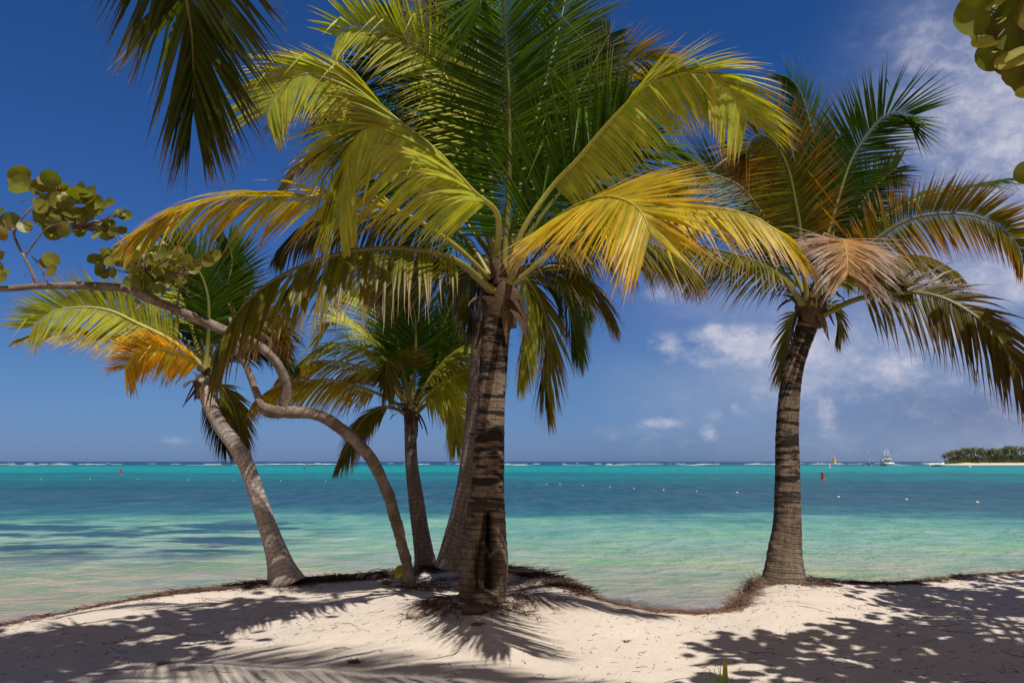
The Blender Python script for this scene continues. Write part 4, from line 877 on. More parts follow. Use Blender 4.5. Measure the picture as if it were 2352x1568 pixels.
for (X, Y, r, t) in [(2225, 38, 50, 0), (2260, 75, 36, 1), (2250, 20, 40, 0), (2320, 60, 62, 1), (2262, 102, 32, 3), (2275, 130, 38, 1), (2300, 112, 30, 3), (2300, 155, 24, 1), (2318, 138, 34, 3), (2340, 165, 40, 1), (2345, 130, 36, 3), (2350, 185, 32, 1), (2300, 10, 34, 3), (2365, 95, 40, 3), (2347, 398, 27, 0), (2360, 215, 26, 3), (2380, 30, 50, 0), (2285, 50, 26, 3), (2336, -10, 50, 1)]:
    d = 5.0 + rnd.uniform(-.15, .15) - (.12 if r > 45 else 0)
    p = at(X, Y, d); nrm = (rnd.gauss(0, .3), -1, rnd.gauss(-.25, .25)) if t != 3 else (rnd.gauss(-.4, .3), -.8, .6)
    col = {0: (.19, .20, .02), 1: (.15, .17, .02), 3: (.44, .42, .08)}[t]
    st = grape_leaf(m, p, nrm, (-1, 0, -.4 + rnd.gauss(0, .4)), r * d / F, rnd, col)
    base = core if Y < 300 else at(2420, 330, 5.0)
    twig(tm, [base, (base + Vector(st)) * .5, Vector(st)], .008, .005)
o = m.build('leaf_cluster', M_grape, H); twig(tm, [core, at(2500, -150, 4.6), (5.2, 3.0, 6.2)], .012, .03); twig(tm, [at(2420, 330, 5.0), at(2560, 100, 4.8), (5.2, 3.0, 6.2)], .012, .03)
twig(tm, [at(2300, 40, 4.9), at(2270, 55, 4.85), at(2245, 72, 4.8), at(2243, 98, 4.8)], .006, .003); tm.build('twig', M_wood, o)
J = empty('sea_grape_tree', (-6.8, 3.0, .9)); tag(J, 'leafy sea grape tree shading the sand on the lower left', 'tree')
polyL = [(-420, 1470), (0, 1440), (60, 1432), (120, 1440), (150, 1470), (420, 1400), (560, 1372), (680, 1385), (650, 1430), (420, 1450), (480, 1490), (400, 1520), (230, 1540), (180, 1640), (-420, 1640)]
canopy(J, [(-6.8, 3.0, .8), (-6.6, 3.0, 2.4), (-6.2, 3.3, 4.6), (-5.6, 3.6, 6.4)], polyL, 140, 21, 3.6, 5.4, per=14, rleaf=.085, spread=.22)

# ------------------------------------------------------------------ litter, roots, small plants
rnd = random.Random(31)
def wiggly(mb, p, ang, ln, r, col, nseg=4, curl=.5, lift=0.):
    q = np.array(p, dtype=float); pts = [q.copy()]; a = ang
    for i in range(nseg):
        a += rnd.gauss(0, curl); st = ln / nseg
        q = q + np.array((math.cos(a) * st, math.sin(a) * st, 0))
        q[2] = sand_z(q[0], q[1]) + r * .8 + max(0, rnd.gauss(.003, .006)) + lift * math.sin(math.pi * (i + 1) / nseg)
        pts.append(q.copy())
    T, N = frames(pts, (0, 0, 1)); V = []; Fq = []
    for i, pp in enumerate(pts):
        B = np.cross(T[i], N[i]); rr = r * (1 - .6 * i / nseg)
        V += [tuple(pp + N[i] * rr), tuple(pp - N[i] * rr * .5 + B * rr), tuple(pp - N[i] * rr * .5 - B * rr)]
    for i in range(nseg):
        o = i * 3
        for k in range(3): Fq.append((o + k, o + (k + 1) % 3, o + 3 + (k + 1) % 3, o + 3 + k))
    mb.add(V, Fq, col)
TC = [(.16, .08, .055), (.10, .055, .04), (.22, .13, .09), (.13, .09, .07), (.28, .20, .15)]
m = MB()
for i in range(4000):
    y = 5.2 + rnd.random() ** .8 * 7; x = rnd.uniform(-.72, .72) * y * 1.0
    s = edge_y(x) - y
    if s < .02: continue
    dens = .35 + .9 * sm(ns(x * .6, y * .8, 4.), -.1, .4) + (.4 if x > .8 else 0)
    if rnd.random() > dens: continue
    big = rnd.random() < .06
    ln = rnd.uniform(.12, .42) if big else rnd.uniform(.012, .07)
    p = (x, y, sand_z(x, y) + .003)
    wiggly(m, p, rnd.gauss(0, 1.2), ln, rnd.uniform(.0022, .004) if big else rnd.uniform(.0018, .0036), rnd.choice(TC), 4 if big else 2, .35)
tw = m.build('fallen_twigs', M_wood); tag(tw, 'dry brown twigs and leaf bits scattered over the pale sand', 'twigs', kind='stuff')
m = MB()
def rootrun(X0, X1, n, tr, ln, rad, spread, cols, up=.02, off=0.):
    x0 = at(X0, 1340, 11).x if False else None
    for i in range(n):
        X = rnd.uniform(X0, X1)
        cy = np.interp(X, [c[0] for c in CREST], [c[2] for c in CREST]); x = (X - CX) / F * cy / cT * 1.0
        ye = edge_y(x); y = ye - abs(rnd.gauss(0, spread)) + off + rnd.uniform(0, .05)
        z = edge_z(x) if y > ye else sand_z(x, y)
        sl = (edge_y(x + .1) - edge_y(x - .1)) / .2
        a = math.atan(sl) + rnd.gauss(0, .5) + (math.pi if rnd.random() < .5 else 0)
        q = np.array((x, y, z + rnd.uniform(-.01, up))); L_ = ln * rnd.uniform(.4, 1.3); pts = [q.copy()]; e = rnd.gauss(.05, .25) * tr
        for k in range(4):
            a += rnd.gauss(0, .35); e += rnd.gauss(-.05, .25) * tr
            q = q + np.array((math.cos(a), math.sin(a), e)) * L_ / 4
            zz = sand_z(q[0], q[1]) if q[1] < edge_y(q[0]) else edge_z(q[0]) - .05
            q[2] = max(q[2], zz + .002); pts.append(q.copy())
        r = rad * rnd.uniform(.5, 1.5); T, N = frames(pts, (0, 0, 1)); V = []; Fq = []
        for k, pp in enumerate(pts):
            B = np.cross(T[k], N[k]); rr = r * (1 - .65 * k / 4)
            V += [tuple(pp + N[k] * rr), tuple(pp - N[k] * rr * .5 + B * rr), tuple(pp - N[k] * rr * .5 - B * rr)]
        for k in range(4):
            o = k * 3
            for j in range(3): Fq.append((o + j, o + (j + 1) % 3, o + 3 + (j + 1) % 3, o + 3 + j))
        m.add(V, Fq, rnd.choice(cols))
DK = [(.05, .03, .024), (.08, .05, .04), (.035, .022, .02), (.11, .075, .06)]; RD_ = [(.22, .11, .07), (.16, .08, .055), (.28, .17, .11), (.10, .06, .045)]
rootrun(-60, 420, 600, .25, .20, .004, .07, RD_ + DK)
rootrun(400, 620, 700, .25, .22, .005, .08, DK + RD_[:2])
rootrun(600, 960, 2400, .22, .28, .006, .12, DK, .035)
rootrun(950, 1290, 2600, .22, .30, .006, .22, DK, .03)
rootrun(1255, 1330, 1300, .4, .24, .005, .12, DK + RD_[:1], .02)
rootrun(1300, 1680, 1300, .4, .14, .003, .06, RD_, .01)
rootrun(1665, 1765, 1900, .7, .18, .0035, .12, RD_ + [(.3, .24, .2)], .03)
rootrun(1750, 1900, 600, .3, .2, .004, .10, DK + RD_, .02)
rootrun(1840, 2360, 1100, .25, .22, .004, .06, DK + RD_[:2], .02)
rt = m.build('root_mat', M_wood); tag(rt, 'tangled dark roots and fibres along the eroded edge of the sand bank', 'roots', kind='stuff')
m = MB()
for (bp_, R0, n) in ((mainb, .30, 480), (rb, .30, 420), (lb, .2, 160), (sb, .16, 120), (bp, .2, 200)):      # root fringe at the palm feet
    for i in range(n):
        a = rnd.uniform(0, 2 * math.pi); d = R0 + abs(rnd.gauss(0, .16)) * (1.7 if bp_ is mainb else 1)
        x, y = bp_.x + math.cos(a) * d, bp_.y + math.sin(a) * d
        if y > edge_y(x) - .02: continue
        wiggly(m, (x, y, sand_z(x, y) + .01), a + rnd.gauss(0, .9), rnd.uniform(.06, .26), rnd.uniform(.002, .005), rnd.choice(DK + RD_[:2]), 3, .5, .012)
for (X, Y, n) in ((1008, 1388, 30), (1075, 1395, 40), (930, 1345, 60), (980, 1350, 60), (1170, 1352, 70), (1220, 1345, 80), (1150, 1375, 60)):
    c = ground(X, Y)
    for i in range(n):
        x, y = c.x + rnd.gauss(0, .16), c.y + rnd.gauss(0, .16)
        wiggly(m, (x, y, sand_z(x, y) + .01), rnd.uniform(0, 6.3), rnd.uniform(.05, .3), rnd.uniform(.002, .005), rnd.choice(DK + RD_[:2]), 3, .5, .01)
fr2 = m.build('root_fringe', M_wood); tag(fr2, 'brown rootlets and dead fibre heaped round the feet of the palms', 'roots', kind='stuff')

def lump(name, X, Y, sz, cols, label, cat, shell=False, group=None):
    c = ground(X, Y); m = MB(); V = []; Fq = []; K = 16; R = 9
    for i in range(R):
        ph = math.pi * i / (R - 1)
        for k in range(K):
            t = 2 * math.pi * k / K
            r = 1 + .30 * ns(math.cos(t) * math.sin(ph) * 1.8 + X, math.sin(t) * math.sin(ph) * 1.8, math.cos(ph) * 1.8) + .12 * ns(math.cos(t) * 6 + X, math.sin(t) * 6, math.cos(ph) * 6)
            rx = sz[0] * (1 - .35 * math.cos(t) * (1 if shell else 0))
            V.append((c.x + rx * r * math.sin(ph) * math.cos(t), c.y + sz[1] * r * math.sin(ph) * math.sin(t), c.z + sz[2] * .55 + sz[2] * r * math.cos(ph)))
    for i in range(R - 1):
        for k in range(K): a = i * K + k; b = i * K + (k + 1) % K; Fq.append((a, a + K, b + K, b))
    m.add(V, Fq, [mix(cols[0], cols[1], clamp(.5 + 1.4 * ns(p[0] * 22, p[1] * 22, p[2] * 22))) for p in V])
    # loose fibres / bark shreds sticking out
    for i in range(14 if not shell else 3):
        a = rnd.uniform(0, 6.28); p = np.array((c.x + sz[0] * .8 * math.cos(a), c.y + sz[1] * .8 * math.sin(a), c.z + sz[2] * rnd.uniform(.3, 1.1)))
        tube(m, [p, p + np.array((math.cos(a) * .03, math.sin(a) * .03, .012)), p + np.array((math.cos(a) * .06, math.sin(a) * .06, .0))], lambda t: .003 * (1 - t) + .0008, 4, col=cols[1])
    o = m.build(name, M_husk); tag(o, label, cat, group)
lump('coconut_husk', 1091, 1407, (.13, .09, .055), ((.08, .05, .04), (.14, .09, .07)), 'dark fibrous coconut husk on the sand in front of the thick palm', 'coconut husk')
lump('dead_wood', 1008, 1389, (.04, .035, .045), ((.09, .05, .035), (.16, .09, .06)), 'small upright chunk of brown bark left of the thick palm foot', 'bark chunk')
lump('conch_shell', 963, 1418, (.10, .06, .05), ((.42, .34, .29), (.24, .17, .14)), 'greyish broken conch shell lying alone on sunlit sand', 'shell', True)
lump('husk_piece', 1094, 1436, (.055, .035, .02), ((.12, .075, .055), (.2, .13, .1)), 'flat brown scrap of husk below the large dark husk', 'husk piece')
lump('husk_piece', 814, 1523, (.05, .03, .02), ((.14, .055, .04), (.2, .1, .07)), 'reddish husk scrap in the shaded foreground', 'husk piece')
lump('husk_piece', 888, 1342, (.06, .05, .04), ((.16, .07, .045), (.22, .12, .08)), 'rusty husk scrap left of the yellow leafed seedling', 'husk piece')
lump('husk_piece', 1010, 1415, (.035, .03, .02), ((.2, .14, .1), (.28, .2, .15)), 'pale husk crumb just right of the conch shell', 'husk piece')
lump('pebble', 371, 1527, (.028, .022, .018), ((.12, .09, .08), (.2, .15, .12)), 'dark pebble on the sand at the lower left', 'pebble')

# seedling with two yellow round leaves at the foot of the curved tree
c = ground(930, 1336); sd = empty('sea_grape_seedling', c); tag(sd, 'low seedling with two folded yellow green round leaves by the curved trunk', 'seedling')
for (X, Y, r, nn) in ((920, 1313, 15, (-.3, -1, .3)), (937, 1324, 16, (.5, -.8, .1))):
    m = MB(); p = at(X, Y, c.y - .08); q = grape_leaf(m, p, nn, (-.6, 0, .3), r * c.y / F, random.Random(X), (.34, .33, .03)); o = m.build('leaf', M_grape, sd)
    tm = MB(); twig(tm, [c, (c + Vector(q)) * .5 + Vector((.02, 0, .01)), Vector(q)], .007, .005, (.3, .2, .12)); tm.build('stem', M_wood, o)
# tiny green sprout
c = ground(1438, 1478); sp = empty('sprout', c); tag(sp, 'tiny green sprout alone on the bright sand', 'sprout')
for a in (-.9, -.2, .5, 1.1):
    m = MB(); q = np.array(c); d = np.array((math.sin(a), -.2, 1.)); V = []
    for s in range(5):
        t = s / 4; w = .008 * math.sin(math.pi * min(1, t * .9 + .15)); V += [tuple(q - np.array((w, 0, 0))), tuple(q + np.array((w, 0, 0)))]; q = q + d * .015; d = d + np.array((math.sin(a) * .3, 0, -.25))
    m.add(V, [(i * 2, i * 2 + 1, i * 2 + 3, i * 2 + 2) for i in range(4)], (.14, .20, .03)); m.build('leaf', M_leaf, sp)
# palm sprout at the bottom edge
yb = 5.45; c = Vector((at(1660, 1568, yb).x, yb, sand_z(at(1660, 1568, yb).x, yb) - .01)); ag = empty('palm_sprout', c)
tag(ag, 'green spiky palm sprout poking up at the bottom edge of the picture', 'sprout')
def blade(parent, X0, X1, Y1, w, col, top=None, blunt=False):
    m = MB(); p0 = Vector((at(X0, 1568, yb).x, yb, c.z)); p1 = at(X1, Y1, yb - .03); V = []; Cc = []
    for s in range(9):
        t = s / 8; p = p0.lerp(p1, t) + Vector((0, -.03 * math.sin(t * 3), 0)); ww = w * (1 - .55 * t ** 4 if blunt else (1 - t ** 1.6)) * (.8 + .5 * math.sin(t * 2.6)) + .0008
        V += [tuple(p + Vector((-ww, .004, 0))), tuple(p + Vector((0, -.006, 0))), tuple(p + Vector((ww, .004, 0)))]
        cc = mix(col, top or col, sm(t, .6, 1.)); Cc += [cc, mix(cc, (1, 1, 1), .03), cc]
    Fq = []
    for s in range(8): o = s * 3; Fq += [(o, o + 1, o + 4, o + 3), (o + 1, o + 2, o + 5, o + 4)]
    m.add(V, Fq, Cc); m.build('blade', M_leaf, parent)
gcol = (.13, .22, .02)
blade(ag, 1655, 1663, 1516, .010, gcol, (.34, .33, .05), True); blade(ag, 1662, 1668, 1519, .007, (.15, .24, .02), (.4, .36, .05), True); blade(ag, 1650, 1654, 1524, .006, (.2, .24, .03))
blade(ag, 1650, 1640, 1533, .008, gcol); blade(ag, 1648, 1628, 1543, .007, gcol); blade(ag, 1646, 1622, 1548, .007, gcol); blade(ag, 1644, 1608, 1556, .006, (.12, .12, .02)); blade(ag, 1656, 1650, 1530, .004, gcol); blade(ag, 1668, 1682, 1552, .006, gcol); blade(ag, 1656, 1645, 1546, .009, (.06, .03, .02))

# ------------------------------------------------------------------ sea things
def sea_d(Y): return CAMZ * F / (Y - HZ)
fl = [(94, 1099.5), (207, 1099), (316, 1100), (432, 1101), (537, 1102), (645, 1103), (748, 1104), (1255, 1111), (1286, 1112), (1338, 1114), (1401, 1117), (1456, 1121), (1524, 1124), (1600, 1127), (1693, 1130), (1926, 1140), (2082, 1146), (2245, 1152)]
ORD = ['first', 'second', 'third', 'fourth', 'fifth', 'sixth', 'seventh', 'eighth', 'ninth', 'tenth', 'eleventh', 'twelfth', 'thirteenth', 'fourteenth', 'fifteenth', 'sixteenth', 'seventeenth', 'eighteenth', 'nineteenth', 'twentieth', 'twenty-first', 'twenty-second', 'twenty-third', 'twenty-fourth', 'twenty-fifth', 'twenty-sixth', 'twenty-seventh', 'twenty-eighth', 'twenty-ninth', 'thirtieth']
def float_mesh():
    m = MB(); V = []; Fq = []; K = 14; R = 9; Cc = []
    for i in range(R):
        ph = math.pi * i / (R - 1)
        for k in range(K):
            t = 2 * math.pi * k / K; V.append((.15 * math.sin(ph) * math.cos(t), .12 * math.sin(ph) * math.sin(t), .05 + .12 * math.cos(ph))); Cc.append((.80, .74, .62) if ph < 1.5 else (.45, .2, .1))
    for i in range(R - 1):
        for k in range(K): a = i * K + k; b = i * K + (k + 1) % K; Fq.append((a, a + K, b + K, b))
    m.add(V, Fq, Cc)
    tube(m, [np.array((-.02, 0, .15)), np.array((0, 0, .205)), np.array((.02, 0, .15))], lambda t: .012, 5, col=(.3, .3, .3))
    tube(m, [np.array((-.5, .05, -.02)), np.array((-.3, .02, .012)), np.array((-.13, 0, .03))], lambda t: .014, 5, col=(.25, .2, .12)); return m
f0 = float_mesh().build('float', M_attr)
for i, (X, Y) in enumerate(fl):
    o = f0 if i == 0 else f0.copy()
    if i: C.objects.link(o)
    d = sea_d(Y); p = at(X, Y, d); o.location = (p.x, d, 0.); o.rotation_euler.z = i * 1.3
    s = .54 + .12 * (i > 13); o.scale = (s, s, s)
    tag(o, 'small white float in the swimming area line, %s from the left' % ORD[i], 'float', 'white floats of the swimming area line')
def post(X, Y, h, w, mat, label, top=None, lean=0., d=None):
    d = d or sea_d(Y); p = at(X, Y, d); e = empty('marker_post', (p.x, d, 0)); tag(e, label, 'marker post')
    m = MB(); pts = [np.array((p.x - lean * h * t, d, -.4 + (h + .4) * t)) for t in np.linspace(0, 1, 8)]
    tube(m, pts, lambda t: w * .5 * (1.0 if t < .93 else .8), 14); m.build('pole', mat, e)
    m = MB(); tp_ = pts[-1]; tube(m, [tp_, tp_ + np.array((0, 0, h * .10)), tp_ + np.array((0, 0, h * .13))], lambda t: w * .52 * (1 - .5 * (t > .8)), 12); m.build('cap', top or mat, e)
    m = MB(); tube(m, [np.array((p.x, d, -.05)), np.array((p.x, d, .0)), np.array((p.x, d, .10))], lambda t: w * .75, 14); m.build('collar', M_dark if mat is M_white else mat, e)
post(278, 1089, 1.15, .34, M_red, 'red marker post tilted in the lagoon on the far left', lean=.12)
post(1890, 1101, .98, .42, M_red, 'faded red marker post right of the right palm trunk')
post(1906, 1076, 1.7, .34, M_white, 'white marker post below the red and yellow sail')
post(1878, 1066.5, 1.9, .5, M_white, 'small distant white marker post left of the sailboat')
post(699, 1076, .95, .36, M_dark, 'dark marker post with a white top seen left of the curved tree', M_white)
f1 = f0.copy(); C.objects.link(f1); d = sea_d(1072); p = at(2228, 1072, d); f1.location = (p.x, d, 0); f1.scale = (5, 5, 3); tag(f1, 'lone white mooring buoy off the wooded island', 'buoy'); f1.name = 'mooring_buoy'

def hull(mb, c, L, W, H, heading=0., col=(.78, .78, .78), deck=.9, bow=1., mi=0):
    """boat hull: bow towards +x before heading"""
    V = []; K = 14
    for i in range(K):
        t = i / (K - 1); w = W * .5 * (1 - (max(0, t - .35) / .65) ** 2.2) + .02; sh = H * (1 + .35 * bow * t ** 2)
        x = (t - .5) * L
        for (yy, zz) in ((-w, sh), (-w * .92, sh * .45), (-w * .45, -.15 * H), (0, -.3 * H), (w * .45, -.15 * H), (w * .92, sh * .45), (w, sh)): V.append((x, yy, zz))
    ch, shh = math.cos(heading), math.sin(heading)
    V = [(c[0] + x * ch - y * shh, c[1] + x * shh + y * ch, c[2] + z) for (x, y, z) in V]; Fq = []
    for i in range(K - 1):
        for k in range(6): a = i * 7 + k; Fq.append((a, a + 1, a + 8, a + 7))
        Fq.append((i * 7, i * 7 + 7, i * 7 + 13, i * 7 + 6))
    Fq.append(tuple(range(6, -1, -1))); Fq.append(tuple((K - 1) * 7 + k for k in range(7)))
    mb.add(V, Fq, col, None, mi)
# sailing catamaran
def catamaran(X, Yb, wpx, hpx, label, furl=False):
    d = sea_d(Yb); p = at(X, Yb, d); k = d / F; e = empty('sailing_catamaran', (p.x, d, 0)); tag(e, label, 'sailboat')
    L = wpx * k; Hh = hpx * k; x, y = p.x, d
    hd = 0.15 if not furl else 1.0
    off = Vector((-math.sin(hd), math.cos(hd), 0)) * L * (.22 if not furl else .3)
    for s in (-1, 1):
        m = MB(); hull(m, (x + off.x * s, y + off.y * s, .1), L, L * .09, L * .07, hd + math.pi * 0, (.8, .8, .8)); m.build('hull', M_white, e)
    m = MB(); box(m, (x, y, L * .10), (L * .35, L * .42, .08), (.05, .05, .06), hd); m.build('trampoline', M_dark, e)
    m = MB(); lean = -.10 if furl else -.02
    mast = [np.array((x + L * .08 * math.cos(hd) + lean * Hh * t, y, L * .08 + Hh * t)) for t in np.linspace(0, 1, 6)]
    tube(m, mast, lambda t: .10, 8); m.build('mast', M_metal, e)
    # sail: curved panels in bands, leading edge on the mast
    m = MB(); V = []; Fq = []; Cc = []; NR, NC = 18, 8
    for i in range(NR):
        t = i / (NR - 1); b = mast[0] * (1 - t) + mast[-1] * t; b = b + np.array((0, -.1, .06 * Hh * (1 - t)))
        wdt = (L * .40 if not furl else L * .16) * (1 - t ** 2.2) * (1 if not furl else .8) + .05
        for j in range(NC):
            u = j / (NC - 1)
            V.append((b[0] + wdt * u * (1 if not furl else .8), b[1] - .35 * math.sin(math.pi * u) * wdt * .5, b[2] - .02 * Hh * u))
            if not furl: cc = (.75, .55, .05) if (u > .42 + .25 * math.sin(t * 3.2) - (t < .3) * .2) else ((.65, .10, .06) if (t * 2 - u) < 1.0 else (.45, .05, .12))
            else: cc = [(.70, .06, .12), (.72, .14, .12), (.75, .30, .06), (.06, .42, .24), (.04, .20, .25), (.7, .6, .1)][min(5, int(t * 6))]
            Cc.append(cc)
    for i in range(NR - 1):
        for j in range(NC - 1): a = i * NC + j; Fq.append((a, a + 1, a + NC + 1, a + NC))
    m.add(V, Fq, Cc); m.build('sail', M_attr, e)
    if furl:
        m = MB(); tube(m, [np.array((x - L * .5, y, L * .32)), np.array((x, y, L * .16)), np.array((x + L * .4, y, L * .14))], lambda t: .10, 6); m.build('boom', M_dark, e)
        m = MB(); box(m, (x, y - .5, L * .12), (L * .6, .3, L * .1), (.05, .05, .05)); box(m, (x - L * .2, y - .4, L * .24), (.5, .3, .7), (.1, .05, .04)); m.build('gear', M_dark, e)
        m = MB(); tube(m, [mast[-1], mast[-1] + np.array((0, 0, .5))], lambda t: .35, 8); m.build('mast_float', M_white, e)
catamaran(1913, 1065.5, 16, 19, 'catamaran with a red and yellow sail near the reef')
catamaran(1997, 1069.5, 17, 28, 'dark catamaran with a narrow furled rainbow sail and tall mast', True)
# sport fishing boat seen from astern
d = sea_d(1068.5); p = at(2044, 1068.5, d); k = d / F; x, y = p.x, d
fb = empty('fishing_boat', (x, d, 0)); tag(fb, 'white sport fishing boat with a tall lookout tower anchored off the island', 'motorboat')
W_ = 21 * k
m = MB(); hull(m, (x, y + W_ * 1.1, 0), W_ * 2.4, W_, W_ * .30, math.pi / 2, (.8, .8, .8)); m.build('hull', M_white, fb)
m = MB(); box(m, (x, y - W_ * .02, W_ * .11), (W_ * .92, W_ * .12, W_ * .05), (.06, .06, .07)); m.build('stern_stripe', M_dark, fb)
m = MB(); box(m, (x, y + W_ * .9, W_ * .46), (W_ * .86, W_ * 1.0, W_ * .34), (.78, .78, .78), taper=.9); m.build('cabin', M_white, fb)
for s in (-1, 1):
    m = MB(); box(m, (x + s * W_ * .24, y + W_ * .385, W_ * .48), (W_ * .24, .06, W_ * .15), (.04, .04, .05)); m.build('window', M_glass, fb)
m = MB(); box(m, (x, y + W_ * .38, W_ * .40), (W_ * .15, .09, W_ * .26), (.03, .03, .03)); m.build('door', M_glass, fb)
m = MB(); box(m, (x, y + W_ * .75, W_ * .70), (W_ * .80, W_ * 1.0, W_ * .07), (.8, .8, .8)); m.build('flybridge', M_white, fb)
m = MB(); box(m, (x, y + W_ * .75, W_ * .96), (W_ * .58, W_ * .6, W_ * .04), (.25, .28, .34)); m.build('canopy', M_glass, fb)
m = MB()
for (sx, sy) in ((-1, -1), (1, -1), (-1, 1), (1, 1)):
    tube(m, [np.array((x + sx * W_ * .34, y + W_ * (.75 + sy * .3), W_ * .73)), np.array((x + sx * W_ * .28, y + W_ * (.75 + sy * .24), W_ * 1.1)), np.array((x + sx * W_ * .17, y + W_ * (.75 + sy * .15), W_ * 1.62))], lambda t: .09, 6)
for z_, w_ in ((1.1, .56), (1.35, .44), (1.60, .38)):
    box(m, (x, y + W_ * .75, W_ * z_), (W_ * w_, W_ * w_ * .8, .10), (.7, .7, .7))
m.build('tower', M_white, fb)
m = MB()
for s in (-.42, .12, .3): tube(m, [np.array((x + s * W_, y + W_ * .8, W_ * .7)), np.array((x + s * W_ * .9 + .1, y + W_ * .8, W_ * (1.9 if s > 0 else 1.5)))], lambda t: .05, 5)
m.build('antenna', M_metal, fb)
m = MB(); box(m, (x + W_ * .44, y - .1, W_ * .2), (W_ * .05, .1, W_ * .16), (.7, .05, .06)); m.build('fender', M_red, fb)
# open motorboat
d = sea_d(1069.5); k = d / F; p = at(2165, 1069.5, d); x, y = p.x, d; L = 40 * k
ob = empty('motorboat', (x, d, 0)); tag(ob, 'long open white motorboat with a dark outboard in front of the island', 'motorboat')
m = MB(); hull(m, (x, y + 6, .1), L * .95, 2.2, .95, math.pi, (.8, .8, .8), bow=1.); m.build('hull', M_white, ob)
m = MB(); box(m, (x + L * .32, y + 6, 1.3), (1.6, 1.2, 1.2), (.8, .8, .8)); m.build('console', M_white, ob)
m = MB(); box(m, (x + L * .48, y + 6, 1.3), (.8, .7, 1.3), (.03, .03, .03), .2); box(m, (x + L * .50, y + 6, .4), (.3, .3, 1.2), (.03, .03, .03)); m.build('outboard', M_dark, ob)
p = at(2151, 1070, sea_d(1070)); x, y = p.x, p.y
jk = empty('jet_ski', (x, y, 0)); tag(jk, 'low dark jet ski moored beside the open white motorboat', 'jet ski')
m = MB(); hull(m, (x, y, 0), 5.2, 1.6, .55, math.pi, (.04, .04, .05)); m.build('hull', M_dark, jk)
m = MB(); box(m, (x + .6, y, .75), (2., .7, .45), (.04, .04, .05), 0, 0, .7); m.build('seat', M_dark, jk)
m = MB(); tube(m, [np.array((x - .8, y, .5)), np.array((x - .5, y, 1.2))], lambda t: .1, 6); tube(m, [np.array((x - .5, y - .5, 1.2)), np.array((x - .5, y + .5, 1.2))], lambda t: .06, 6); m.build('handlebar', M_metal, jk)

# surf breaking on the reef
m = MB(); rnd = random.Random(77)
def surf(X0, X1, d, h):
    x0 = (X0 - CX) / F * d; x1 = (X1 - CX) / F * d; n = max(10, int((X1 - X0) * .8)); V = []; Fq = []
    for i in range(n):
        t = i / (n - 1); x = lerp(x0, x1, t); e = math.sin(math.pi * t) ** .35; hh = .20 * h * e * (.45 + .75 * abs(ns(x * .09, d, 1.)) * 1.8) + .02
        dd = d + 6 * ns(x * .02, d)
        V += [(x, dd - 1.6, -.05), (x, dd - .7, hh * .75), (x, dd, hh), (x, dd + 1.4, -.05)]
    for i in range(n - 1):
        for k in range(3): a = i * 4 + k; Fq.append((a, a + 1, a + 5, a + 4))
    m.add(V, Fq, (.8, .82, .84))
for (a, b, h) in [(70, 95, 1.2), (100, 124, 1.1), (138, 175, 1.8), (190, 258, 1.9), (262, 290, 1.2), (400, 425, 1.4), (478, 515, 1.4), (585, 735, 1.6), (730, 812, 1.8), (960, 990, 1.6), (1046, 1060, 1.), (1066, 1076, 1.), (1160, 1180, 1.6), (1180, 1212, 1.), (1290, 1300, 1.4), (1362, 1380, 1.8), (1390, 1405, 1.6), (1410, 1520, 1.8), (1545, 1572, 1.4), (1590, 1650, 1.5), (1700, 1800, 1.5), (1850, 1930, 1.9), (1940, 1970, 1.0), (2030, 2060, .8), (-60, 50, 1.6)]:
    surf(a, b, 760 + rnd.uniform(-40, 40), h)
    if rnd.random() < .5: surf(a + rnd.uniform(-50, 10), a + rnd.uniform(20, 60), 560 + rnd.uniform(-40, 40), .5)
for i in range(30): X = rnd.uniform(-50, 2000); surf(X, X + rnd.uniform(6, 22), 900 + rnd.uniform(-120, 150), rnd.uniform(.6, 1.3))
M_foam = plain('sea_foam', (.82, .84, .86), .9, .1, .1, .3)
sf = m.build('surf', M_foam); tag(sf, 'white surf breaking along the reef at the horizon', 'surf', kind='stuff')

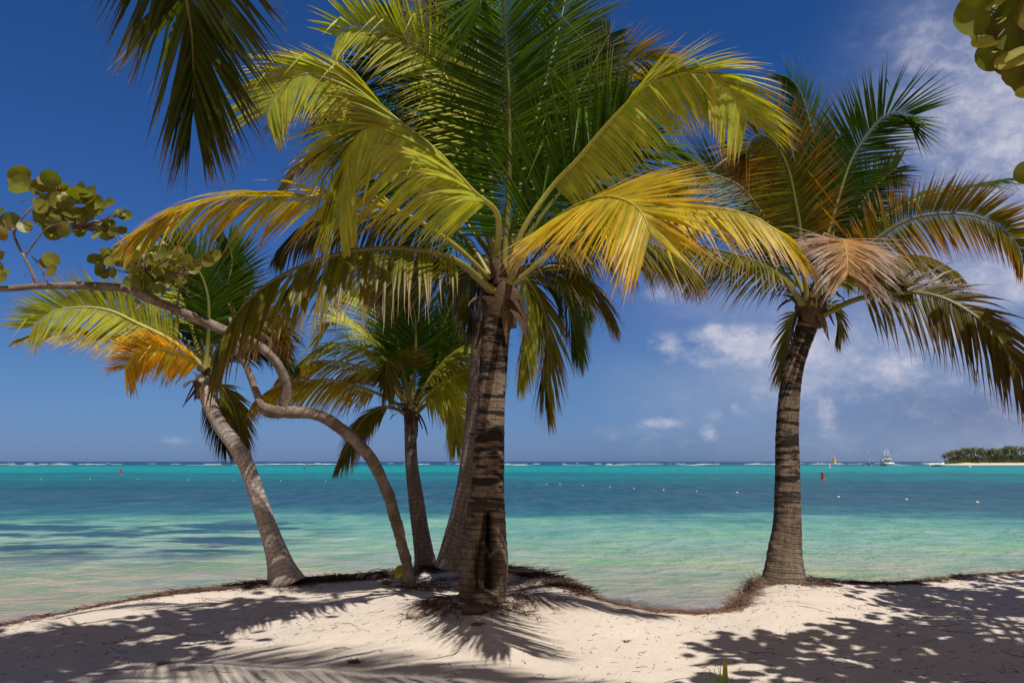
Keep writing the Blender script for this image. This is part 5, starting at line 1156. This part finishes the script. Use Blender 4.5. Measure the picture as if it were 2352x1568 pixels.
# ------------------------------------------------------------------ far island
ID = 560.
m = MB(); V = []; Fq = []; Cc = []; n = 120; rows = [(-.02, -.3), (.0, .0), (.6, .35), (1.6, .8), (3.5, 1.4), (8, 1.8), (25, 2.0), (60, 1.)]
for i in range(n):
    t = i / (n - 1); X = 2135 + t * 900; x = (X - CX) / F * ID
    tp2 = sm(t, 0, .12)
    for (dy, z) in rows:
        V.append((x, ID + 2 * ns(x * .05, 1.) + dy * (1.2 * tp2 + .1) * 1.0, z * tp2 - .02)); Cc.append((1, .97, .94))
for i in range(n - 1):
    for j in range(len(rows) - 1): a = i * len(rows) + j; Fq.append((a, a + len(rows), a + len(rows) + 1, a + 1))
m.add(V, Fq, Cc); isl = m.build('island_shore', M_sand); tag(isl, kind='structure')
def far_palm(seed):
    rnd = random.Random(seed); e = empty('island_palm', (0, 0, 0)); h = 9.; lx = rnd.uniform(-1.6, 1.6)
    m = MB(); Q, _ = spline([(0, 0, 0), (lx * .2, 0, h * .35), (lx * .6, 0, h * .7), (lx, 0, h)], 12); tube(m, Q, lambda t: .24 - .08 * t, 7, col=(.20, .16, .13)); tr = m.build('trunk', M_wood, e)
    m = MB(); top = np.array((lx, 0, h))
    for i in range(17):
        az = i * 2.4 + rnd.uniform(-.2, .2); el = math.radians(75 - i * 7.2); p = top.copy(); L = rnd.uniform(3.4, 4.4); prev = None; n = 7
        col = mix((.06, .085, .018), (.17, .16, .04), rnd.random() ** 1.5); col = mix(col, (.2, .14, .06), .4 * (i > 12))
        side = np.array((-math.sin(az), math.cos(az), 0)); pts = []
        for k in range(n + 1):
            pts.append(p.copy()); e2 = el - math.radians(95) * (k / n) ** 1.2; p = p + np.array((math.cos(az) * math.cos(e2), math.sin(az) * math.cos(e2), math.sin(e2))) * L / n
        for k in range(1, n):
            for q in range(3):
                for s in (-1, 1):
                    b = pts[k] * (1 - q / 3) + pts[k + 1] * q / 3; fw = (pts[k + 1] - pts[k]); fw /= np.linalg.norm(fw); ll = 1.0 * (1 - .5 * (k / n) ** 2)
                    tip = b + side * s * ll * .8 + fw * ll * .5 + np.array((0, 0, -.45 * ll)); w = fw * .13
                    m.add([tuple(b - w), tuple(b + w), tuple(tip)], [(0, 1, 2)], mix(col, (.3, .28, .12), .25 * rnd.random()))
    m.build('crown', M_leaf, e); return e
protos = [far_palm(i + 300) for i in range(3)]
rnd = random.Random(12); spots = []
X = 2172
while X < 2350:
    spots.append((X + rnd.uniform(-2, 2), rnd.uniform(6, 26), 0)); X += 6.6
for i in range(8): spots.append((2360 + i * 14, rnd.uniform(8, 26), 0))
spots.sort()
TOPY = lambda X: np.interp(X, [2165, 2185, 2210, 2235, 2250, 2275, 2300, 2320, 2352], [1037, 1033, 1029, 1020, 1025, 1028, 1024, 1018, 1021])
for i, (X, dy, _) in enumerate(spots):
    src = protos[i % 3]
    if i < 3: e = src
    else:
        e = src.copy(); C.objects.link(e)
        for ch in src.children: q = ch.copy(); C.objects.link(q); q.parent = e
    d = ID + dy; p = at(X, 1060, d); top = at(X, TOPY(X) + rnd.uniform(0, 7), d).z; s = (top - 1.5) / 11.2
    e.location = (p.x, d, 1.5 * min(1., .4 + (X - 2165) / 30)); e.scale = (1.15 * s ** .3, 1.15 * s ** .3, s * .97); e.rotation_euler.z = rnd.uniform(0, 6.3)
    tag(e, 'far island palm, %s counted from the tip of the island' % (ORD[i] if i < 30 else 'over thirtieth'), 'palm tree', 'palms on the far island')
m = MB()                                                        # undergrowth: leaf-sized faces in uneven mounds
for i in range(110):
    X = 2180 + 340 * i / 110 + rnd.uniform(-3, 3); d = ID + rnd.uniform(5, 18); c = at(X, 1060, d); R = rnd.uniform(1.6, 4.2); g = rnd.random()
    col0 = mix((.045, .075, .018), (.11, .13, .035), g)
    for k in range(150):
        a = rnd.uniform(0, 6.28); b = math.acos(rnd.uniform(0, 1)); r = R * rnd.uniform(.6, 1.1); q = np.array((c.x + r * 1.3 * math.sin(b) * math.cos(a), d + r * math.sin(b) * math.sin(a), 1.0 + r * math.cos(b) * 1.25)); s = rnd.uniform(.18, .42)
        u1 = np.array((rnd.gauss(0, 1), rnd.gauss(0, 1), rnd.gauss(0, 1))) * s; u2 = np.array((rnd.gauss(0, 1), rnd.gauss(0, 1), rnd.gauss(0, 1))) * s
        m.add([tuple(q), tuple(q + u1), tuple(q + u2)], [(0, 1, 2)], mix(col0, (.16, .16, .05), rnd.random() * .4))
for i in range(90):
    X = 2186 + 340 * i / 90 + rnd.uniform(-3, 3); d = ID + rnd.uniform(22, 40); c = at(X, 1060, d); R_ = rnd.uniform(2.5, 4.5); zt = (at(X, TOPY(X), d).z) * rnd.uniform(.22, .40)
    col0 = mix((.04, .06, .016), (.09, .11, .03), rnd.random())
    for k in range(170):
        a = rnd.uniform(0, 6.28); b = math.acos(rnd.uniform(-.8, 1)); r = R_ * rnd.uniform(.5, 1.1); q = np.array((c.x + r * 1.1 * math.sin(b) * math.cos(a), d + r * math.sin(b) * math.sin(a), zt + r * math.cos(b) * .9)); s = rnd.uniform(.25, .6)
        u1 = np.array((rnd.gauss(0, 1), rnd.gauss(0, 1), rnd.gauss(0, 1))) * s; u2 = np.array((rnd.gauss(0, 1), rnd.gauss(0, 1), rnd.gauss(0, 1))) * s
        m.add([tuple(q), tuple(q + u1), tuple(q + u2)], [(0, 1, 2)], mix(col0, (.15, .15, .05), rnd.random() * .3))
ug = m.build('island_undergrowth', M_leaf); tag(ug, 'dark green undergrowth beneath the far island palms', 'bushes', kind='stuff')

# ------------------------------------------------------------------ sky, sun, camera
w = bpy.data.worlds.new('World'); sc.world = w; w.use_nodes = True; nt = w.node_tree; nt.nodes.clear()
sky = nd(nt, 'ShaderNodeTexSky'); sky.sky_type = 'NISHITA'; sky.sun_disc = False; sky.sun_elevation = SUN_EL; sky.sun_rotation = math.pi + SUN_AZ
sky.air_density = 1.0; sky.dust_density = .3; sky.ozone_density = 3.0
tc = nd(nt, 'ShaderNodeTexCoord'); D = tc.outputs['Generated']
sep = nd(nt, 'ShaderNodeSeparateXYZ'); nt.links.new(D, sep.inputs[0])
tint = ramp(nt, [(0., (.20, .325, .76)), (.04, (.22, .345, .69)), (.10, (.24, .375, .63)), (.25, (.19, .365, .68)), (.5, (.135, .36, .68)), (1., (.16, .34, .62))])
nt.links.new(sep.outputs[2], tint.inputs[0])
skyc = mixc(nt, 1., sky.outputs[0], tint.outputs[0], 'MULTIPLY')
def dirv(X, Y): p = at(X, Y, 1.) - Vector((0, 0, CAMZ)); return p.normalized()
n1 = noise_(nt, mapping(nt, D, (1, 1, 1.7)), 9., 7., .6, .15); n2 = noise_(nt, mapping(nt, D, (1, 1, 2.6), (2, 0, 0)), 4., 6., .55)
acc = None
for (X, Y, r, s, asp) in [(2220, 170, 230, .55, 1.), (2330, 330, 260, .6, 1.), (2080, 330, 120, .35, 1.), (2250, 520, 220, .4, 1.2), (2330, 640, 180, .62, 1.4), (1700, 800, 120, .8, 1.6), (1640, 770, 50, .6, 1.), (1860, 800, 75, .8, 1.), (2050, 850, 80, .95, 1.3), (1960, 820, 110, .45, 1.5), (1900, 950, 55, .55, .7), (1538, 798, 60, .5, 1.2), (1570, 660, 80, .5, 1.6), (1515, 973, 40, .5, 1.8), (1690, 935, 40, .4, 1.), (1650, 950, 34, .4, 1.), (1630, 993, 34, .4, 1.), (395, 1010, 34, .35, 1.6), (2150, 760, 300, .33, 1.8), (2230, 940, 260, .2, 2.2), (1450, 1005, 120, .12, 2.5), (1720, 640, 80, .3, 1.2), (2250, 700, 520, .30, 1.1), (2300, 300, 420, .35, 1.), (1900, 880, 330, .24, 1.6)]:
    c = dirv(X, Y)
    sb_ = nt.nodes.new('ShaderNodeVectorMath'); sb_.operation = 'SUBTRACT'; nt.links.new(D, sb_.inputs[0]); sb_.inputs[1].default_value = c
    mu = nt.nodes.new('ShaderNodeVectorMath'); mu.operation = 'MULTIPLY'; nt.links.new(sb_.outputs[0], mu.inputs[0]); mu.inputs[1].default_value = (1 / asp, 1 / asp, asp)
    ln = nt.nodes.new('ShaderNodeVectorMath'); ln.operation = 'LENGTH'; nt.links.new(mu.outputs[0], ln.inputs[0])
    q = mathn(nt, 'SUBTRACT', 1., mathn(nt, 'DIVIDE', ln.outputs[1], r / F * .92)); q = mathn(nt, 'MAXIMUM', q, 0.)
    q = mathn(nt, 'MULTIPLY', q, s * .9)
    acc = q if acc is None else mathn(nt, 'MAXIMUM', acc, q)
n3 = noise_(nt, mapping(nt, D, (1, 1, 1.3), (5, 2, 0)), 42., 6., .65, .3)
tex = mathn(nt, 'ADD', mathn(nt, 'MULTIPLY', n1, .60), mathn(nt, 'MULTIPLY', mathn(nt, 'ADD', mathn(nt, 'MULTIPLY', n2, .8), n3), .33))
cv = mathn(nt, 'ADD', acc, mathn(nt, 'MULTIPLY', mathn(nt, 'SUBTRACT', tex, .56), 4.2))
hz = None
for (X, Y, r, s, asp) in [(2300, 260, 420, .62, 1.), (2180, 150, 260, .45, 1.), (2330, 620, 420, .7, 1.3), (1900, 830, 430, .55, 1.5), (2250, 900, 520, .55, 1.6), (1650, 700, 230, .35, 1.4)]:
    c = dirv(X, Y)
    sb_ = nt.nodes.new('ShaderNodeVectorMath'); sb_.operation = 'SUBTRACT'; nt.links.new(D, sb_.inputs[0]); sb_.inputs[1].default_value = c
    mu = nt.nodes.new('ShaderNodeVectorMath'); mu.operation = 'MULTIPLY'; nt.links.new(sb_.outputs[0], mu.inputs[0]); mu.inputs[1].default_value = (1 / asp, 1 / asp, asp)
    ln = nt.nodes.new('ShaderNodeVectorMath'); ln.operation = 'LENGTH'; nt.links.new(mu.outputs[0], ln.inputs[0])
    mr = nd(nt, 'ShaderNodeMapRange'); mr.interpolation_type = 'SMOOTHSTEP'; nt.links.new(ln.outputs[1], mr.inputs[0]); mr.inputs[1].default_value = r / F; mr.inputs[2].default_value = 0.; mr.inputs[3].default_value = 0.; mr.inputs[4].default_value = s
    hz = mr.outputs[0] if hz is None else mathn(nt, 'MAXIMUM', hz, mr.outputs[0])
n4 = noise_(nt, mapping(nt, D, (1, 1, 2.2), (7, 1, 3)), 5.5, 8., .62, .3)
r4_ = ramp(nt, [(.32, .30), (.64, 1.)]); nt.links.new(n4, r4_.inputs[0])
hzm = mathn(nt, 'MULTIPLY', mathn(nt, 'MULTIPLY', hz, r4_.outputs[0]), 1.15, clamp=True)
rr = nd(nt, 'ShaderNodeMapRange'); rr.interpolation_type = 'SMOOTHSTEP'; nt.links.new(cv, rr.inputs[0]); rr.inputs[1].default_value = .05; rr.inputs[2].default_value = 1.15
mask = mathn(nt, 'MULTIPLY', rr.outputs[0], mathn(nt, 'MINIMUM', mathn(nt, 'MULTIPLY', acc, 3.5), 1.))
n5 = noise_(nt, mapping(nt, D, (1, 1, 1.2), (1, 9, 4)), 60., 7., .62, .5)
r5 = ramp(nt, [(.40, .0), (.60, 1.)]); nt.links.new(n5, r5.inputs[0])
mask = mathn(nt, 'MULTIPLY', mask, mathn(nt, 'ADD', mathn(nt, 'MULTIPLY', r5.outputs[0], .32), .66))
mask = mathn(nt, 'MULTIPLY', mask, .8)
STR = .11
# warm glow added to the sky behind the viewer, to fill the shadows
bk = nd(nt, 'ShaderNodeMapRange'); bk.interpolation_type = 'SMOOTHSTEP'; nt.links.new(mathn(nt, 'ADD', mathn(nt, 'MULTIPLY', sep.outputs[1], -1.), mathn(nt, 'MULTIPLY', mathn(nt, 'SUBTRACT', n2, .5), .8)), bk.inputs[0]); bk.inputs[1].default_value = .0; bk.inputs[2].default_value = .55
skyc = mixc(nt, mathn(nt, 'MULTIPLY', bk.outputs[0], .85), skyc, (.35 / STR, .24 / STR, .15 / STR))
cc_ = S(214, 212, 224, 1 / STR)
skyc = mixc(nt, hzm, skyc, S(166, 174, 200, 1 / STR))
# grey-blue cloud base low over the sea on the right
gb = dirv(2280, 935); sb_ = nt.nodes.new('ShaderNodeVectorMath'); sb_.operation = 'SUBTRACT'; nt.links.new(D, sb_.inputs[0]); sb_.inputs[1].default_value = gb
mu = nt.nodes.new('ShaderNodeVectorMath'); mu.operation = 'MULTIPLY'; nt.links.new(sb_.outputs[0], mu.inputs[0]); mu.inputs[1].default_value = (.28, .28, 1.6)
ln = nt.nodes.new('ShaderNodeVectorMath'); ln.operation = 'LENGTH'; nt.links.new(mu.outputs[0], ln.inputs[0])
mr = nd(nt, 'ShaderNodeMapRange'); mr.interpolation_type = 'SMOOTHSTEP'; nt.links.new(ln.outputs[1], mr.inputs[0]); mr.inputs[1].default_value = .085; mr.inputs[2].default_value = 0.; mr.inputs[3].default_value = 0.; mr.inputs[4].default_value = .8
skyc = mixc(nt, mathn(nt, 'MULTIPLY', mr.outputs[0], r4_.outputs[0]), skyc, S(88, 108, 152, 1 / STR))
skyf = mixc(nt, mask, skyc, cc_)
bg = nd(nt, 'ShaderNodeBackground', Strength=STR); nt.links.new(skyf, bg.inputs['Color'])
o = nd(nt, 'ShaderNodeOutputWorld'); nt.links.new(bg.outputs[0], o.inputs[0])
sun = bpy.data.lights.new('sun', 'SUN'); sun.energy = 5.0; sun.angle = math.radians(.55); sun.color = (1., .965, .90)
so = bpy.data.objects.new('sun', sun); C.objects.link(so); so.rotation_euler = (-SUN).to_track_quat('-Z', 'Y').to_euler(); so.location = (0, -5, 20)
cam = bpy.data.cameras.new('camera'); co = bpy.data.objects.new('camera', cam); C.objects.link(co); sc.camera = co
cam.sensor_width = 36; cam.lens = 36 * F / 2352; co.location = (0, 0, CAMZ); co.rotation_euler = (math.pi / 2 + TH, 0, 0); cam.clip_end = 20000; cam.clip_start = .05
sc.view_settings.view_transform = 'Standard'; sc.view_settings.look = 'None'; sc.view_settings.exposure = 0; sc.view_settings.gamma = 1
sc.render.engine = 'CYCLES'
try:
    sc.cycles.max_bounces = 8; sc.cycles.transparent_max_bounces = 12
except Exception: pass
